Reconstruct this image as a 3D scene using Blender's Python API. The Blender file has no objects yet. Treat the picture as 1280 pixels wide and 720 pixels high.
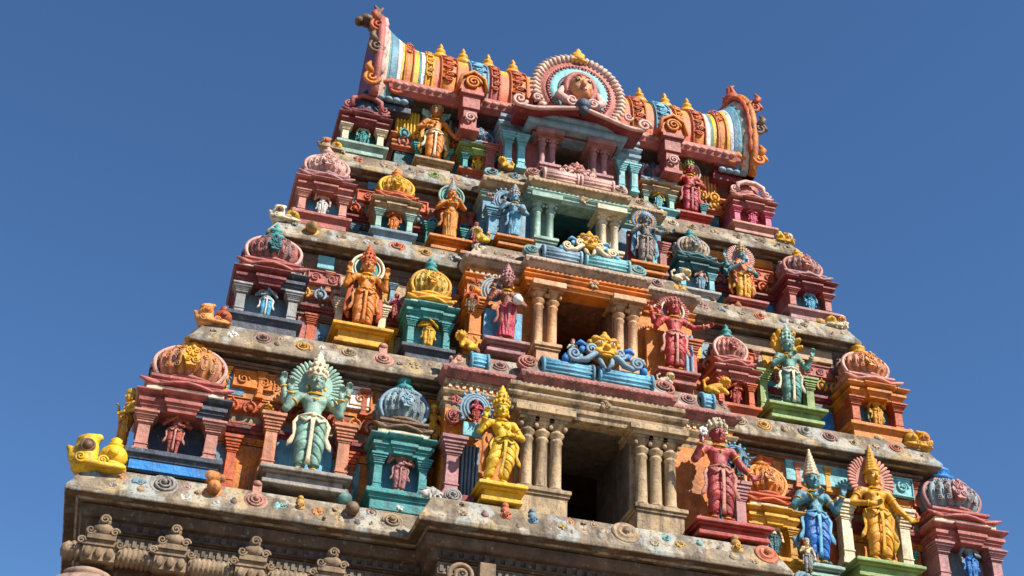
import bpy, bmesh, math, random
import numpy as np
from mathutils import Matrix, Vector
PI = math.pi; R = math.radians
scene = bpy.context.scene
col = scene.collection

# ------------------------------------------------------------------ camera, light, exposure
cam = bpy.data.cameras.new('camera'); cam_o = bpy.data.objects.new('camera', cam); col.objects.link(cam_o)
cam.sensor_width = 36; cam.lens = 36 * 1800 / 1280; cam.clip_end = 20000; cam.clip_start = .1
def cam_matrix(yaw, pitch, roll, loc):
    f = Vector((math.sin(yaw)*math.cos(pitch), math.cos(yaw)*math.cos(pitch), math.sin(pitch)))
    r = Vector((math.cos(yaw), -math.sin(yaw), 0)); u = r.cross(f)
    c, s = math.cos(roll), math.sin(roll)
    r2 = c*r + s*u; u2 = -s*r + c*u
    m = Matrix((r2, u2, -f)).transposed().to_4x4(); m.translation = loc
    return m
cam_o.matrix_world = cam_matrix(R(14.220), R(33.917), R(2.573), (-6.553, -19.821, 1.6))
scene.camera = cam_o
SUN_AZ, SUN_EL = R(36), R(46)          # azimuth measured from the facade's normal towards the right
world = bpy.data.worlds.new('World'); scene.world = world; world.use_nodes = True
nt = world.node_tree; bg = nt.nodes['Background']
sky = nt.nodes.new('ShaderNodeTexSky'); sky.sky_type = 'NISHITA'; sky.sun_disc = False
sky.sun_elevation = SUN_EL; sky.sun_rotation = PI - SUN_AZ
sky.air_density = 1.0; sky.dust_density = 0.0; sky.ozone_density = 5.0; sky.altitude = 1500
hs = nt.nodes.new('ShaderNodeHueSaturation'); hs.inputs['Saturation'].default_value = 1.10; hs.inputs['Value'].default_value = 1.0
nt.links.new(sky.outputs[0], hs.inputs['Color']); nt.links.new(hs.outputs[0], bg.inputs[0]); bg.inputs[1].default_value = 0.084
sun = bpy.data.lights.new('sun', 'SUN'); sun.energy = 5.0; sun.angle = R(.5); sun.color = (1, .93, .82)
sun_o = bpy.data.objects.new('sun', sun); col.objects.link(sun_o); sun_o.location = (20, -30, 40)
sdir = Vector((math.sin(SUN_AZ)*math.cos(SUN_EL), -math.cos(SUN_AZ)*math.cos(SUN_EL), math.sin(SUN_EL)))
sun_o.rotation_euler = sdir.to_track_quat('Z', 'Y').to_euler()
scene.view_settings.view_transform = 'Standard'; scene.view_settings.look = 'None'
scene.view_settings.exposure = 0.90; scene.view_settings.gamma = 1.0; scene.view_settings.use_curve_mapping = False
scene.cycles.max_bounces = 6; scene.cycles.diffuse_bounces = 3
rnd = random.Random(7)

# ------------------------------------------------------------------ materials
MATS = {}
def paint(rgb, grime=.5, rough=.5, chips=.3, scale=1.0, kind='paint', blotch=None):
    key = (tuple(rgb), grime, rough, chips, scale, kind, str(blotch))
    if key in MATS: return MATS[key]
    m = bpy.data.materials.new('%s_%d' % (kind, len(MATS))); MATS[key] = m; m.use_nodes = True
    t = m.node_tree; N = t.nodes; L = t.links; b = N['Principled BSDF']
    tc = N.new('ShaderNodeTexCoord'); oi = N.new('ShaderNodeObjectInfo')
    off = N.new('ShaderNodeVectorMath'); off.operation = 'ADD'
    cx = N.new('ShaderNodeCombineXYZ'); mu = N.new('ShaderNodeMath'); mu.operation = 'MULTIPLY'; mu.inputs[1].default_value = 37.
    L.new(oi.outputs['Random'], mu.inputs[0]); L.new(mu.outputs[0], cx.inputs[0]); L.new(mu.outputs[0], cx.inputs[2])
    L.new(tc.outputs['Object'], off.inputs[0]); L.new(cx.outputs[0], off.inputs[1])
    def noise(sc, det=4, rg=.6, stretch=None):
        n = N.new('ShaderNodeTexNoise'); n.inputs['Scale'].default_value = sc*scale; n.inputs['Detail'].default_value = det
        n.inputs['Roughness'].default_value = rg
        if stretch:
            mp = N.new('ShaderNodeMapping'); mp.inputs['Scale'].default_value = stretch
            L.new(off.outputs[0], mp.inputs[0]); L.new(mp.outputs[0], n.inputs['Vector'])
        else: L.new(off.outputs[0], n.inputs['Vector'])
        return n.outputs['Fac']
    def ramp(src, a, b_, inv=False):
        r = N.new('ShaderNodeMapRange'); r.inputs[1].default_value = a; r.inputs[2].default_value = b_; L.new(src, r.inputs[0])
        if inv: r.inputs[3].default_value = 1; r.inputs[4].default_value = 0
        return r.outputs[0]
    def mix(fac, c1, c2, amt=1., mode='MIX'):
        x = N.new('ShaderNodeMix'); x.data_type = 'RGBA'; x.blend_type = mode
        k = N.new('ShaderNodeMath'); k.operation = 'MULTIPLY'; k.inputs[1].default_value = amt; L.new(fac, k.inputs[0]); L.new(k.outputs[0], x.inputs[0])
        for i, c in ((6, c1), (7, c2)):
            if isinstance(c, (tuple, list)): x.inputs[i].default_value = (*c[:3], 1)
            else: L.new(c, x.inputs[i])
        return x.outputs[2]
    dark = tuple(c*.55 for c in rgb); pale = tuple(min(1, c*.85+.075) for c in rgb)
    c = mix(ramp(noise(2.6, 5), .38, .66), rgb, dark, .95)
    c = mix(ramp(noise(6.5, 6), .5, .68), c, pale, .55)
    if blotch:
        for k, bc in enumerate(blotch):
            c = mix(ramp(noise(1.3+.45*k, 3, .5), .56, .6), c, bc, .8)
    c = mix(ramp(noise(9, 6, .7), .64-.1*chips, .70-.1*chips), c, (.42, .36, .29), min(.9, chips*1.6))
    c = mix(ramp(noise(5, 6, .7, (1, 1, .16)), .48, .68), c, (.05, .038, .028), min(.95, grime*1.25))
    c = mix(ramp(noise(26, 4), .55, .68), c, (.06, .047, .037), min(.9, grime*.9))
    L.new(c, b.inputs['Base Color'])
    b.inputs['Roughness'].default_value = rough
    b.inputs['Specular IOR Level'].default_value = .32
    bp = N.new('ShaderNodeBump'); bp.inputs['Strength'].default_value = .75; bp.inputs['Distance'].default_value = .025
    ad = N.new('ShaderNodeMath'); ad.operation = 'ADD'; L.new(noise(16, 6, .7), ad.inputs[0]); L.new(noise(3, 2), ad.inputs[1])
    L.new(ad.outputs[0], bp.inputs['Height']); L.new(bp.outputs[0], b.inputs['Normal'])
    return m
C = dict(terracotta=(.50,.125,.045), orange=(.66,.25,.055), ochre=(.72,.40,.09), yellow=(.80,.52,.045), pink=(.60,.26,.20), rose=(.44,.125,.105),
    maroon=(.20,.035,.04), red=(.44,.065,.05), teal=(.085,.29,.29), aqua=(.26,.53,.56), blue=(.05,.24,.58), slate=(.055,.07,.10), cream=(.74,.61,.40),
    white=(.78,.75,.70), stone=(.47,.335,.19), brown=(.17,.105,.065), greygreen=(.33,.47,.40), mauve=(.40,.21,.21), gold=(.78,.44,.04), green=(.30,.40,.17),
    skyblue=(.20,.45,.62), dteal=(.035,.13,.15), grey=(.33,.33,.32), palepink=(.70,.45,.40), steel=(.25,.36,.44), black=(.02,.02,.022), palebrown=(.46,.33,.21), bluegrey=(.15,.30,.40), flesh=(.66,.29,.12), straw=(.60,.45,.15), dustblue=(.26,.34,.36), petal=(.76,.56,.46), magenta=(.60,.16,.24), salmon=(.62,.24,.13), peach=(.74,.36,.17))
def rich(c, s=1.28):
    l = .3*c[0]+.55*c[1]+.15*c[2]; return tuple(min(.80, max(.012, (l+(v-l)*s)*.88)) for v in c)
C = {k: (v if k in ('white','black','grey','stone','cream') else rich(v, 1.08 if k in ('rose','pink','salmon','red') else 1.28)) for k, v in C.items()}
def P(name, **k):
    return paint(C[name], **k)
STONE = paint(C['stone'], .75, .75, .5, 1, 'stone')
LEDGE = paint((.245,.19,.13), .95, .8, .25, 1, 'stone', blotch=[(.30,.32,.30), (.36,.26,.13), (.14,.105,.07), (.36,.32,.25)])
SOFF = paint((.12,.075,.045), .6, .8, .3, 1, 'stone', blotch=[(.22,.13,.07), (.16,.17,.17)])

# ------------------------------------------------------------------ mesh builder
class MB:
    def __init__(s): s.v = []; s.f = []; s.m = []; s.mi = 0; s.sm = []; s.smooth = False; s.T = Matrix()
    def add(s, V, F):
        n = len(s.v); T = s.T
        s.v += [tuple(T @ Vector(p)) for p in V]
        s.f += [tuple(i+n for i in f) for f in F]; s.m += [s.mi]*len(F); s.sm += [s.smooth]*len(F)
        return s
    def box(s, x0, x1, y0, y1, z0, z1, t=0., ty=None):
        ty = t if ty is None else ty
        V = [(x0,y0,z0),(x1,y0,z0),(x1,y1,z0),(x0,y1,z0),(x0+t,y0+ty,z1),(x1-t,y0+ty,z1),(x1-t,y1-ty,z1),(x0+t,y1-ty,z1)]
        return s.add(V, [(3,2,1,0),(4,5,6,7),(0,1,5,4),(1,2,6,5),(2,3,7,6),(3,0,4,7)])
    def lathe(s, prof, n=20, c=(0,0,0), sq=(1,1), rib=0, ribn=0, a0=0.):
        V = []; F = []
        for r, z in prof:
            for k in range(n):
                a = 2*PI*k/n + a0; q = r*(1 - rib*(1-abs(math.sin(ribn*a/2.)))) if ribn else r
                V.append((c[0]+q*math.cos(a)*sq[0], c[1]+q*math.sin(a)*sq[1], c[2]+z))
        for i in range(len(prof)-1):
            for k in range(n):
                k2 = (k+1) % n; F.append((i*n+k, i*n+k2, (i+1)*n+k2, (i+1)*n+k))
        F.append(tuple(range(n-1,-1,-1))); F.append(tuple((len(prof)-1)*n+k for k in range(n)))
        o = s.smooth; s.smooth = True; s.add(V, F); s.smooth = o; return s
    def ball(s, c, r, n=12, m=8):
        r = (r,r,r) if not hasattr(r,'__len__') else r
        V = [(c[0],c[1],c[2]-r[2])]; F = []
        for i in range(1,m):
            th = -PI/2+PI*i/m
            for k in range(n):
                a = 2*PI*k/n; V.append((c[0]+r[0]*math.cos(th)*math.cos(a), c[1]+r[1]*math.cos(th)*math.sin(a), c[2]+r[2]*math.sin(th)))
        V.append((c[0],c[1],c[2]+r[2])); e = len(V)-1
        for k in range(n):
            F.append((0, 1+(k+1)%n, 1+k)); F.append((e, 1+(m-2)*n+k, 1+(m-2)*n+(k+1)%n))
            for i in range(m-2): F.append((1+i*n+k, 1+i*n+(k+1)%n, 1+(i+1)*n+(k+1)%n, 1+(i+1)*n+k))
        o = s.smooth; s.smooth = True; s.add(V, F); s.smooth = o; return s
    def tube(s, pts, rad, n=8, flat=1., up=(0,1,0), closed=False):
        pts = [Vector(p) for p in pts]; m = len(pts); rad = [rad]*m if not hasattr(rad,'__len__') else rad
        V = []; F = []
        for i, p in enumerate(pts):
            d = (pts[(i+1)%m]-pts[i-1]) if closed else (pts[min(i+1,m-1)]-pts[max(i-1,0)])
            d.normalize(); u = Vector(up); u = u - d*u.dot(d)
            if u.length < 1e-4: u = Vector((1,0,.01)) - d*d.x
            u.normalize(); w = d.cross(u)
            for k in range(n):
                a = 2*PI*k/n; V.append(p + w*(rad[i]*math.cos(a)) + u*(rad[i]*flat*math.sin(a)))
        for i in range(m if closed else m-1):
            j = (i+1) % m
            for k in range(n): F.append((i*n+k, i*n+(k+1)%n, j*n+(k+1)%n, j*n+k))
        if not closed: F.append(tuple(range(n-1,-1,-1))); F.append(tuple((m-1)*n+k for k in range(n)))
        o = s.smooth; s.smooth = True; s.add(V, F); s.smooth = o; return s
    def plate(s, o, y0, y1):                                   # outline in x,z extruded along y (y0 front)
        n = len(o); V = [(x,y0,z) for x,z in o] + [(x,y1,z) for x,z in o]
        return s.add(V, [tuple(range(n)), tuple(range(2*n-1,n-1,-1))] + [(k,k+n,(k+1)%n+n,(k+1)%n) for k in range(n)])
    def sweep(s, path, prof, closed=True, bot=False, top=False):  # path counter-clockwise (outside to its right), prof = [(out, z)]
        n = len(path); nv = []
        for i in range(n):
            p = Vector(path[i])
            d1 = Vector(path[i])-Vector(path[i-1]) if (closed or i > 0) else None
            d2 = Vector(path[(i+1)%n])-p if (closed or i < n-1) else None
            d1 = d1 or d2; d2 = d2 or d1; d1 = d1.normalized(); d2 = d2.normalized()
            n1 = Vector((d1.y,-d1.x)); n2 = Vector((d2.y,-d2.x)); nv.append((n1+n2)/(1+n1.dot(n2)))
        V = []; m = len(prof)
        for i in range(n):
            for o, z in prof: V.append((path[i][0]+nv[i].x*o, path[i][1]+nv[i].y*o, z))
        F = []
        for i in range(n if closed else n-1):
            j = (i+1) % n
            for k in range(m-1): F.append((i*m+k, j*m+k, j*m+k+1, i*m+k+1))
        if bot: F.append(tuple(i*m for i in range(n-1,-1,-1)))
        if top: F.append(tuple(i*m+m-1 for i in range(n)))
        if not closed:
            F.append(tuple(range(m))); F.append(tuple((n-1)*m+k for k in range(m-1,-1,-1)))
        return s.add(V, F)
    def spiral(s, c, r, turns=2.2, t=.2, y=0, hand=1, a0=0):
        n = int(18*turns); pts = []; rd = []
        for k in range(n+1):
            q = k/n; a = a0+hand*2*PI*turns*q; rr = r*(1-.86*q)
            pts.append((c[0]+rr*math.cos(a), c[1]+y-.3*r*q, c[2]+rr*math.sin(a))); rd.append(r*t*(1-.45*q))
        return s.tube(pts, rd, 7)
    def build(s, name, mat, parent=None, bevel=0., loc=None, scale=None):
        me = bpy.data.meshes.new(name); me.from_pydata(s.v, [], s.f)
        for mt in (mat if isinstance(mat, (list,tuple)) else [mat]): me.materials.append(mt)
        me.polygons.foreach_set('material_index', s.m); me.polygons.foreach_set('use_smooth', s.sm); me.update()
        o = bpy.data.objects.new(name, me); col.objects.link(o)
        if parent: o.parent = parent
        if loc: o.location = loc
        if scale: o.scale = scale
        if bevel:
            b = o.modifiers.new('bevel','BEVEL'); b.width = bevel; b.segments = 2; b.limit_method = 'ANGLE'; b.angle_limit = R(38)
        return o
def tag(o, label, cat, group=None, kind=None):
    if label: o['label'] = label
    if cat: o['category'] = cat
    if group: o['group'] = group
    if kind: o['kind'] = kind
    return o
def empty(name, loc, label, cat, group=None, rz=0.):
    o = bpy.data.objects.new(name, None); col.objects.link(o); o.location = loc; o.rotation_euler.z = rz; o.empty_display_size = .2
    return tag(o, label, cat, group)

# ------------------------------------------------------------------ implicit sculpting (smooth unions, surface nets)
class Sculpt:
    def __init__(s): s.p = []
    def cap(s, a, b, r1, r2=None, k=.03): s.p.append(('c', np.array(a,float), np.array(b,float), r1, r1 if r2 is None else r2, k)); return s
    def ell(s, c, r, k=.03): s.p.append(('e', np.array(c,float), np.array(r,float), 0, 0, k)); return s
    def mesh(s, h, fold=None, zmin=None, zmax=None):
        lo = np.full(3, 1e9); hi = -lo
        for t, a, b, r1, r2, k in s.p:
            if t == 'c': mn = np.minimum(a-r1, b-r2); mx = np.maximum(a+r1, b+r2)
            else: mn = a-b; mx = a+b
            lo = np.minimum(lo, mn); hi = np.maximum(hi, mx)
        lo -= 4*h; hi += 4*h; n = np.ceil((hi-lo)/h).astype(int)+1
        ax = [lo[i]+h*np.arange(n[i]) for i in range(3)]
        D = np.full(n, .2, np.float32)
        for t, a, b, r1, r2, k in s.p:
            if t == 'c': mn = np.minimum(a-r1, b-r2); mx = np.maximum(a+r1, b+r2)
            else: mn = a-b; mx = a+b
            m = k+2*h; i0 = np.maximum(((mn-m-lo)/h).astype(int), 0); i1 = np.minimum(((mx+m-lo)/h).astype(int)+2, n)
            sl = tuple(slice(i0[q], i1[q]) for q in range(3))
            X = ax[0][sl[0]][:,None,None]; Y = ax[1][sl[1]][None,:,None]; Z = ax[2][sl[2]][None,None,:]
            if t == 'c':
                ba = b-a; q = max(ba@ba, 1e-9)
                tt = np.clip(((X-a[0])*ba[0]+(Y-a[1])*ba[1]+(Z-a[2])*ba[2])/q, 0, 1)
                d = np.sqrt((X-a[0]-tt*ba[0])**2+(Y-a[1]-tt*ba[1])**2+(Z-a[2]-tt*ba[2])**2)-(r1+(r2-r1)*tt)
            else:
                x, y, z = (X-a[0])/b[0], (Y-a[1])/b[1], (Z-a[2])/b[2]
                k0 = np.sqrt(x*x+y*y+z*z); k1 = np.sqrt((x/b[0])**2+(y/b[1])**2+(z/b[2])**2)+1e-9
                d = k0*(k0-1)/k1
            o = D[sl]; hh = np.clip(k-np.abs(o-d), 0, None)/k
            D[sl] = np.minimum(o, d)-hh*hh*k*.25
        X, Y, Z = ax[0][:,None,None], ax[1][None,:,None], ax[2][None,None,:]
        if fold: D = D+fold(X, Y, Z)
        if zmin is not None: D = np.maximum(D, zmin-Z)
        if zmax is not None: D = np.maximum(D, Z-zmax)
        return nets(D.astype(np.float32), lo, h)
def nets(D, lo, h):
    S = D < 0; n = D.shape
    cs = sum(S[i:n[0]-1+i, j:n[1]-1+j, k:n[2]-1+k].astype(np.int8) for i in (0,1) for j in (0,1) for k in (0,1))
    act = (cs > 0) & (cs < 8); idx = np.full(act.shape, -1, np.int64); I = np.argwhere(act); idx[act] = np.arange(len(I))
    P_ = np.zeros((len(I),3)); W = np.zeros(len(I))
    for axis in range(3):
        for u in (0,1):
            for w in (0,1):
                o = [0,0,0]; o[(axis+1)%3] = u; o[(axis+2)%3] = w; e = list(o); e[axis] = 1
                a = D[tuple((I+o).T)]; b = D[tuple((I+e).T)]; c = (a < 0) != (b < 0)
                t = np.where(c, a/np.where(c, a-b, 1), 0); q = np.array(o, float)[None]+np.zeros((len(I),3)); q[:,axis] = t
                P_ += q*c[:,None]; W += c
    V = lo+h*(I+P_/W[:,None]); F = []
    for axis in range(3):
        sl0 = [slice(1,-1)]*3; sl1 = [slice(1,-1)]*3; sl0[axis] = slice(0,-1); sl1[axis] = slice(1,None)
        a = S[tuple(sl0)]; b = S[tuple(sl1)]; base = np.array([1,1,1]); base[axis] = 0
        u, w = (axis+1)%3, (axis+2)%3
        for cond, flip in ((a & ~b, 0), (~a & b, 1)):
            E = np.argwhere(cond)+base
            if not len(E): continue
            q = []
            for du, dw in ((-1,-1),(0,-1),(0,0),(-1,0)):
                p = E.copy(); p[:,u] += du; p[:,w] += dw; q.append(idx[tuple(p.T)])
            q = np.stack(q, 1); F.append(q[:,::-1] if flip else q)
    return V, np.concatenate(F)
def obj_np(name, V, F, mat, parent, smooth=True):
    me = bpy.data.meshes.new(name); me.from_pydata(V.tolist(), [], F.tolist()); me.materials.append(mat)
    me.polygons.foreach_set('use_smooth', [smooth]*len(me.polygons)); me.update()
    o = bpy.data.objects.new(name, me); col.objects.link(o); o.parent = parent; return o

# ------------------------------------------------------------------ statues
def ARM(kind, s):
    return {'up': ((s*.42,-.02,1.10), (s*.40,-.14,1.36), (0,-.15,1)), 'down': ((s*.38,.02,1.08), (s*.37,-.10,.84), (0,-.15,-1)),
        'waist': ((s*.44,.02,1.10), (s*.19,-.20,1.03), (-s,-.3,.1)), 'chest': ((s*.38,-.03,1.09), (s*.10,-.25,1.23), (-s*.8,-.2,.5)),
        'out': ((s*.43,-.06,1.20), (s*.66,-.17,1.22), (s,-.2,.25)), 'bless': ((s*.40,-.06,1.10), (s*.48,-.20,1.34), (s*.1,-.1,1)),
        'shoulder': ((s*.43,-.04,1.10), (s*.36,-.20,1.35), (-s*.1,-.2,1)), 'low_out': ((s*.42,0,1.10), (s*.52,-.12,.90), (s*.6,-.3,-.4)),
        'rear': ((s*.44,.06,1.27), (s*.52,.0,1.52), (0,-.05,1)), 'flute': ((s*.37,-.08,1.16), (s*.16,-.26,1.33), (-s*.8,-.2,.3))}[kind]
def statue(name, label, cat, loc, H, skin, dress, crown_m, arms=('up','up'), crown='tall', halo=None, halo_m=None, halo_rim=None, sway=0., cross=False,
           garment='dhoti', bust=0., sash=None, gold=None, hold=None, ped=None, ped_m=None, group=None, fine=.0135, rz=0., top=None, shawl=None, eyes=True, robe=None):
    ctop = {'tall':2.22,'cone':2.26,'short':1.98,'round':1.9}[crown]
    s = H/ctop
    root = empty(name, loc, label, cat, group, rz)
    fit = empty  # noqa
    sc = (s,s,s)
    b = Sculpt(); hx = sway
    ft = [(-.115,.12),(.115,.12)]
    hips = [(hx-.10,0,.90), (hx+.10,0,.90)]; ank = [(-.11,0,.10), (.11,0,.10)]; kn = [(-.115+hx*.5,-.045,.50), (.115+hx*.5,-.045,.50)]
    if cross: ank[0] = (-.22,.0,.10); kn[0] = (-.17+hx*.4,-.07,.50); ank[1] = (.07,0,.10); kn[1] = (.12+hx*.6,-.06,.50)
    for q in (0,1):
        b.cap(hips[q], kn[q], .118, .082, .05).cap(kn[q], ank[q], .078, .05, .04)
        a = ank[q]; sx = -.03 if q == 0 else .03
        b.cap((a[0],.02,.05), (a[0]+sx,-.15,.035), .048, .036, .02)
        for t in range(4): b.ell((a[0]+sx+(t-1.5)*.02, -.185+.01*abs(t-1), .025), (.011,.022,.016), .006)
    b.ell((hx,0,.93), (.19,.13,.12), .06).cap((hx*.9,0,.98), (hx*.3,-.01,1.12), .125, .125, .06)
    b.ell((hx*.2,-.005,1.25), (.185,.125,.15), .07)
    for q in (-1,1):
        b.cap((q*.10,.01,1.36), (q*.235,.01,1.345), .07, .066, .05)
        if bust: b.ell((q*.085,-.105,1.245), (.072,.07,.07), .02)
        else: b.ell((q*.085,-.075,1.275), (.085,.055,.055), .04)
    b.ell((hx*.7,-.085,1.06), (.115,.06,.085), .05)
    b.cap((0,.01,1.38), (0,-.01,1.52), .068, .06, .04)
    b.ell((0,-.01,1.635), (.128,.14,.165), .03).ell((0,-.055,1.535), (.085,.085,.075), .04)
    b.cap((0,-.145,1.665), (0,-.172,1.595), .014, .026, .012)
    b.ell((0,-.143,1.548), (.036,.018,.011), .006).ell((0,-.139,1.526), (.03,.018,.012), .006).ell((0,-.125,1.485), (.03,.03,.025), .02)
    for q in (-1,1):
        b.ell((q*.132,.0,1.60), (.018,.035,.065), .01); b.ell((q*.06,-.118,1.60), (.035,.03,.03), .03); b.ell((q*.052,-.128,1.685), (.045,.018,.012), .02)
    arml = []
    sides = [-1,1,-1,1]
    for i, k in enumerate(arms):
        if k is None: continue
        sd = sides[i]; E, W, Dh = ARM(k, sd); S = (sd*.245, .0 if i < 2 else .06, 1.34)
        E, W, Dh = Vector(E), Vector(W), Vector(Dh).normalized(); arml.append((Vector(S), E, W, Dh))
        b.cap(S, E, .075, .06, .04).cap(E, W, .062, .042, .03)
        pc = W+Dh*.055; per = Dh.cross(Vector((0,-1,0)));
        if per.length < .2: per = Dh.cross(Vector((0,0,1)))
        per.normalize(); nrm = per.cross(Dh).normalized()
        b.cap(W, W+Dh*.03, .034, .034, .02)
        for t in range(4):
            o = per*((t-1.5)*.026); ln = (.085,.10,.105,.08)[t]; r0 = W+Dh*.04+o*.6; r1 = W+Dh*.095+o; cur = -.02 if nrm.y > 0 else .02
            r2 = r1+Dh*(ln*.5)+nrm*cur; r3 = r2+Dh*(ln*.4)+nrm*cur*2
            b.cap(r0, r1, .024, .02, .012).cap(r1, r2, .0165, .015, .005).cap(r2, r3, .015, .012, .005)
        th = per*(.05*sd)
        b.cap(W+Dh*.03, W+Dh*.06+th, .02, .017, .012).cap(W+Dh*.06+th, W+Dh*.105+th*1.15, .016, .012, .005)
    V, F = b.mesh(fine)
    body = obj_np('body', V, F, skin, root); body.scale = sc
    # garment
    g = Sculpt()
    if garment in ('dhoti','short'):
        zb = .17 if garment == 'dhoti' else .52
        for q in (0,1): g.cap(hips[q], kn[q], .148, .114, .05).cap(kn[q], ank[q], .112, .09, .04)
        g.ell((hx,0,.92), (.215,.155,.13), .05)
        fold = lambda X,Y,Z: .020*np.clip(np.sin(38*(Z+.7*np.abs(X-hx*.5)+.3*Y)+1.2*np.sin(9*X)),0,1)**7
    else:
        zb = .12
        g.cap((hx*.8-.03,0,.5), (-.05,0,.12), .15, .15, .05).cap((hx*.8+.03,0,.5), (.06,0,.12), .15, .15, .05)
        g.cap((hx,0,.9), (hx*.8,0,.5), .19, .165, .06).ell((hx,0,.93), (.215,.155,.12), .05)
        fold = lambda X,Y,Z: .008*np.sin(15*np.arctan2(Y+.001, X-hx*.8)+6*Z)
    V, F = g.mesh(fine*1.15, fold, zb, 1.0)
    obj_np('dress', V, F, dress, root).scale = sc
    sash = sash or dress; gold = gold or P('gold', grime=.2, chips=.1, rough=.35)
    m = MB()
    m.tube([(hx+.215*math.cos(a), .16*math.sin(a), .985+.012*math.sin(3*a)) for a in np.linspace(0,2*PI,28,endpoint=False)], .020, 8, closed=True, up=(0,0,1))
    m.tube([(hx,-.17,.98),(hx*.9,-.195,.8),(hx*.7,-.185,.55),(0.0,-.145,.25),(0,-.13,.14)], [.045,.034,.03,.036,.05], 8, .3)
    for q in (-1,1):
        if garment == 'skirt' and q == 1: continue
        m.tube([(hx+q*.2,-.05,.98),(hx+q*.27,-.07,.85),(hx+q*.245,-.06,.66),(hx+q*.30,-.05,.52),(hx+q*.34,-.04,.45)], [.03,.034,.03,.045,.010], 8, .3)
        m.tube([(hx,-.17,.97),(hx+q*.10,-.18,.86),(hx+q*.2,-.12,.93)], [.03,.026,.025], 7, .6)
    m.ball((hx,-.185,.97), (.05,.03,.045)); m.build('sash', sash, root, scale=sc)
    j = MB()
    for rr, dz, dp, t in ((.10,1.425,.05,.013), (.135,1.40,.12,.010)):
        j.tube([(rr*math.sin(a), -.03-.105*max(0,math.cos(a))+.06*min(0,math.cos(a)), dz-dp*max(0,math.cos(a))) for a in np.linspace(0,2*PI,24,endpoint=False)], t, 6, closed=True)
    j.ball((0,-.145,1.27), (.022,.018,.028)); 
    for S, E, W, Dh in arml:
        for p0, p1, t, r in ((S,E,.42,.066), (E,W,.88,.045)):
            d = (p1-p0).normalized(); c = p0.lerp(p1,t); u = d.orthogonal().normalized(); w = d.cross(u)
            r *= 1.14; j.tube([c+u*(r*math.cos(a))+w*(r*math.sin(a)) for a in np.linspace(0,2*PI,14,endpoint=False)], .013, 6, closed=True)
    for q in (-1,1): j.ball((q*.14,-.03,1.52), (.025,.025,.035)); 
    for q in (0,1): j.tube([(ank[q][0]+.062*math.cos(a), .062*math.sin(a)+.0, .115) for a in np.linspace(0,2*PI,14,endpoint=False)], .014, 6, closed=True)
    j.build('jewellery', gold, root, scale=sc)
    c = MB()
    if crown == 'tall':
        c.lathe([(.145,1.69),(.16,1.715),(.165,1.75),(.14,1.775),(.15,1.80),(.152,1.85),(.118,1.885),(.13,1.905),(.128,1.95),(.092,1.985),(.102,2.0),(.098,2.045),(.06,2.08),(.065,2.10),(.055,2.135),(.028,2.16),(.03,2.18),(.0,2.22)], 24, rib=.10, ribn=16)
        for k in range(12): a = 2*PI*k/12; c.ball((.158*math.cos(a), .158*math.sin(a), 1.80), (.028,.028,.045), 8, 6)
        for k in range(9): a = 2*PI*k/9; c.ball((.125*math.cos(a), .125*math.sin(a), 1.925), (.024,.024,.038), 8, 6)
    elif crown == 'cone':
        pr = []
        for k in range(9):
            r = .15*(1-k/9.5); z = 1.70+.062*k; pr += [(r*.93,z),(r*1.08,z+.02),(r*1.03,z+.045)]
        c.lathe(pr+[(.02,2.245),(.022,2.255),(0,2.262)], 24, rib=.12, ribn=18)
    elif crown == 'short':
        c.lathe([(.145,1.69),(.165,1.72),(.15,1.76),(.155,1.79),(.13,1.84),(.10,1.87),(.11,1.90),(.05,1.94),(0,1.98)], 22, rib=.1, ribn=12)
        for k in range(12): a = 2*PI*k/12; c.ball((.165*math.cos(a), .165*math.sin(a), 1.765), (.03,.03,.05), 8, 6)
        for k in range(8): a = 2*PI*k/8; c.ball((.13*math.cos(a), .13*math.sin(a), 1.86), (.028,.028,.045), 8, 6)
    else:
        c.lathe([(.148,1.66),(.165,1.70),(.165,1.76),(.13,1.83),(.06,1.88),(0,1.90)], 20, rib=.05, ribn=14)
    c.T = Matrix.Translation((0,0,0)); c.build('crown', crown_m, root, scale=sc)
    if eyes:
        for q in (-1,1):
            e = MB(); e.mi = 1; e.ball((q*.053,-.135,1.648), (.040,.014,.0155), 12, 8); e.mi = 0; e.ball((q*.053,-.1395,1.647), (.031,.0125,.0095), 12, 8); e.mi = 1; e.ball((q*.053,-.147,1.648), (.012,.007,.0095), 10, 6)
            e.tube([(q*.012,-.143,1.692),(q*.05,-.144,1.708),(q*.098,-.115,1.690)], [.004,.006,.003], 6)
            e.build('eye', [P('cream', grime=.05, chips=0), P('black', grime=0, chips=0)], root, scale=sc)
    if eyes and H > 1.4:
        e = MB(); e.ball((0,-.150,1.548), (.032,.013,.008), 10, 6); e.ball((0,-.146,1.530), (.026,.013,.009), 10, 6); e.build('lips', P('maroon', grime=.1), root, scale=sc)
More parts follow.
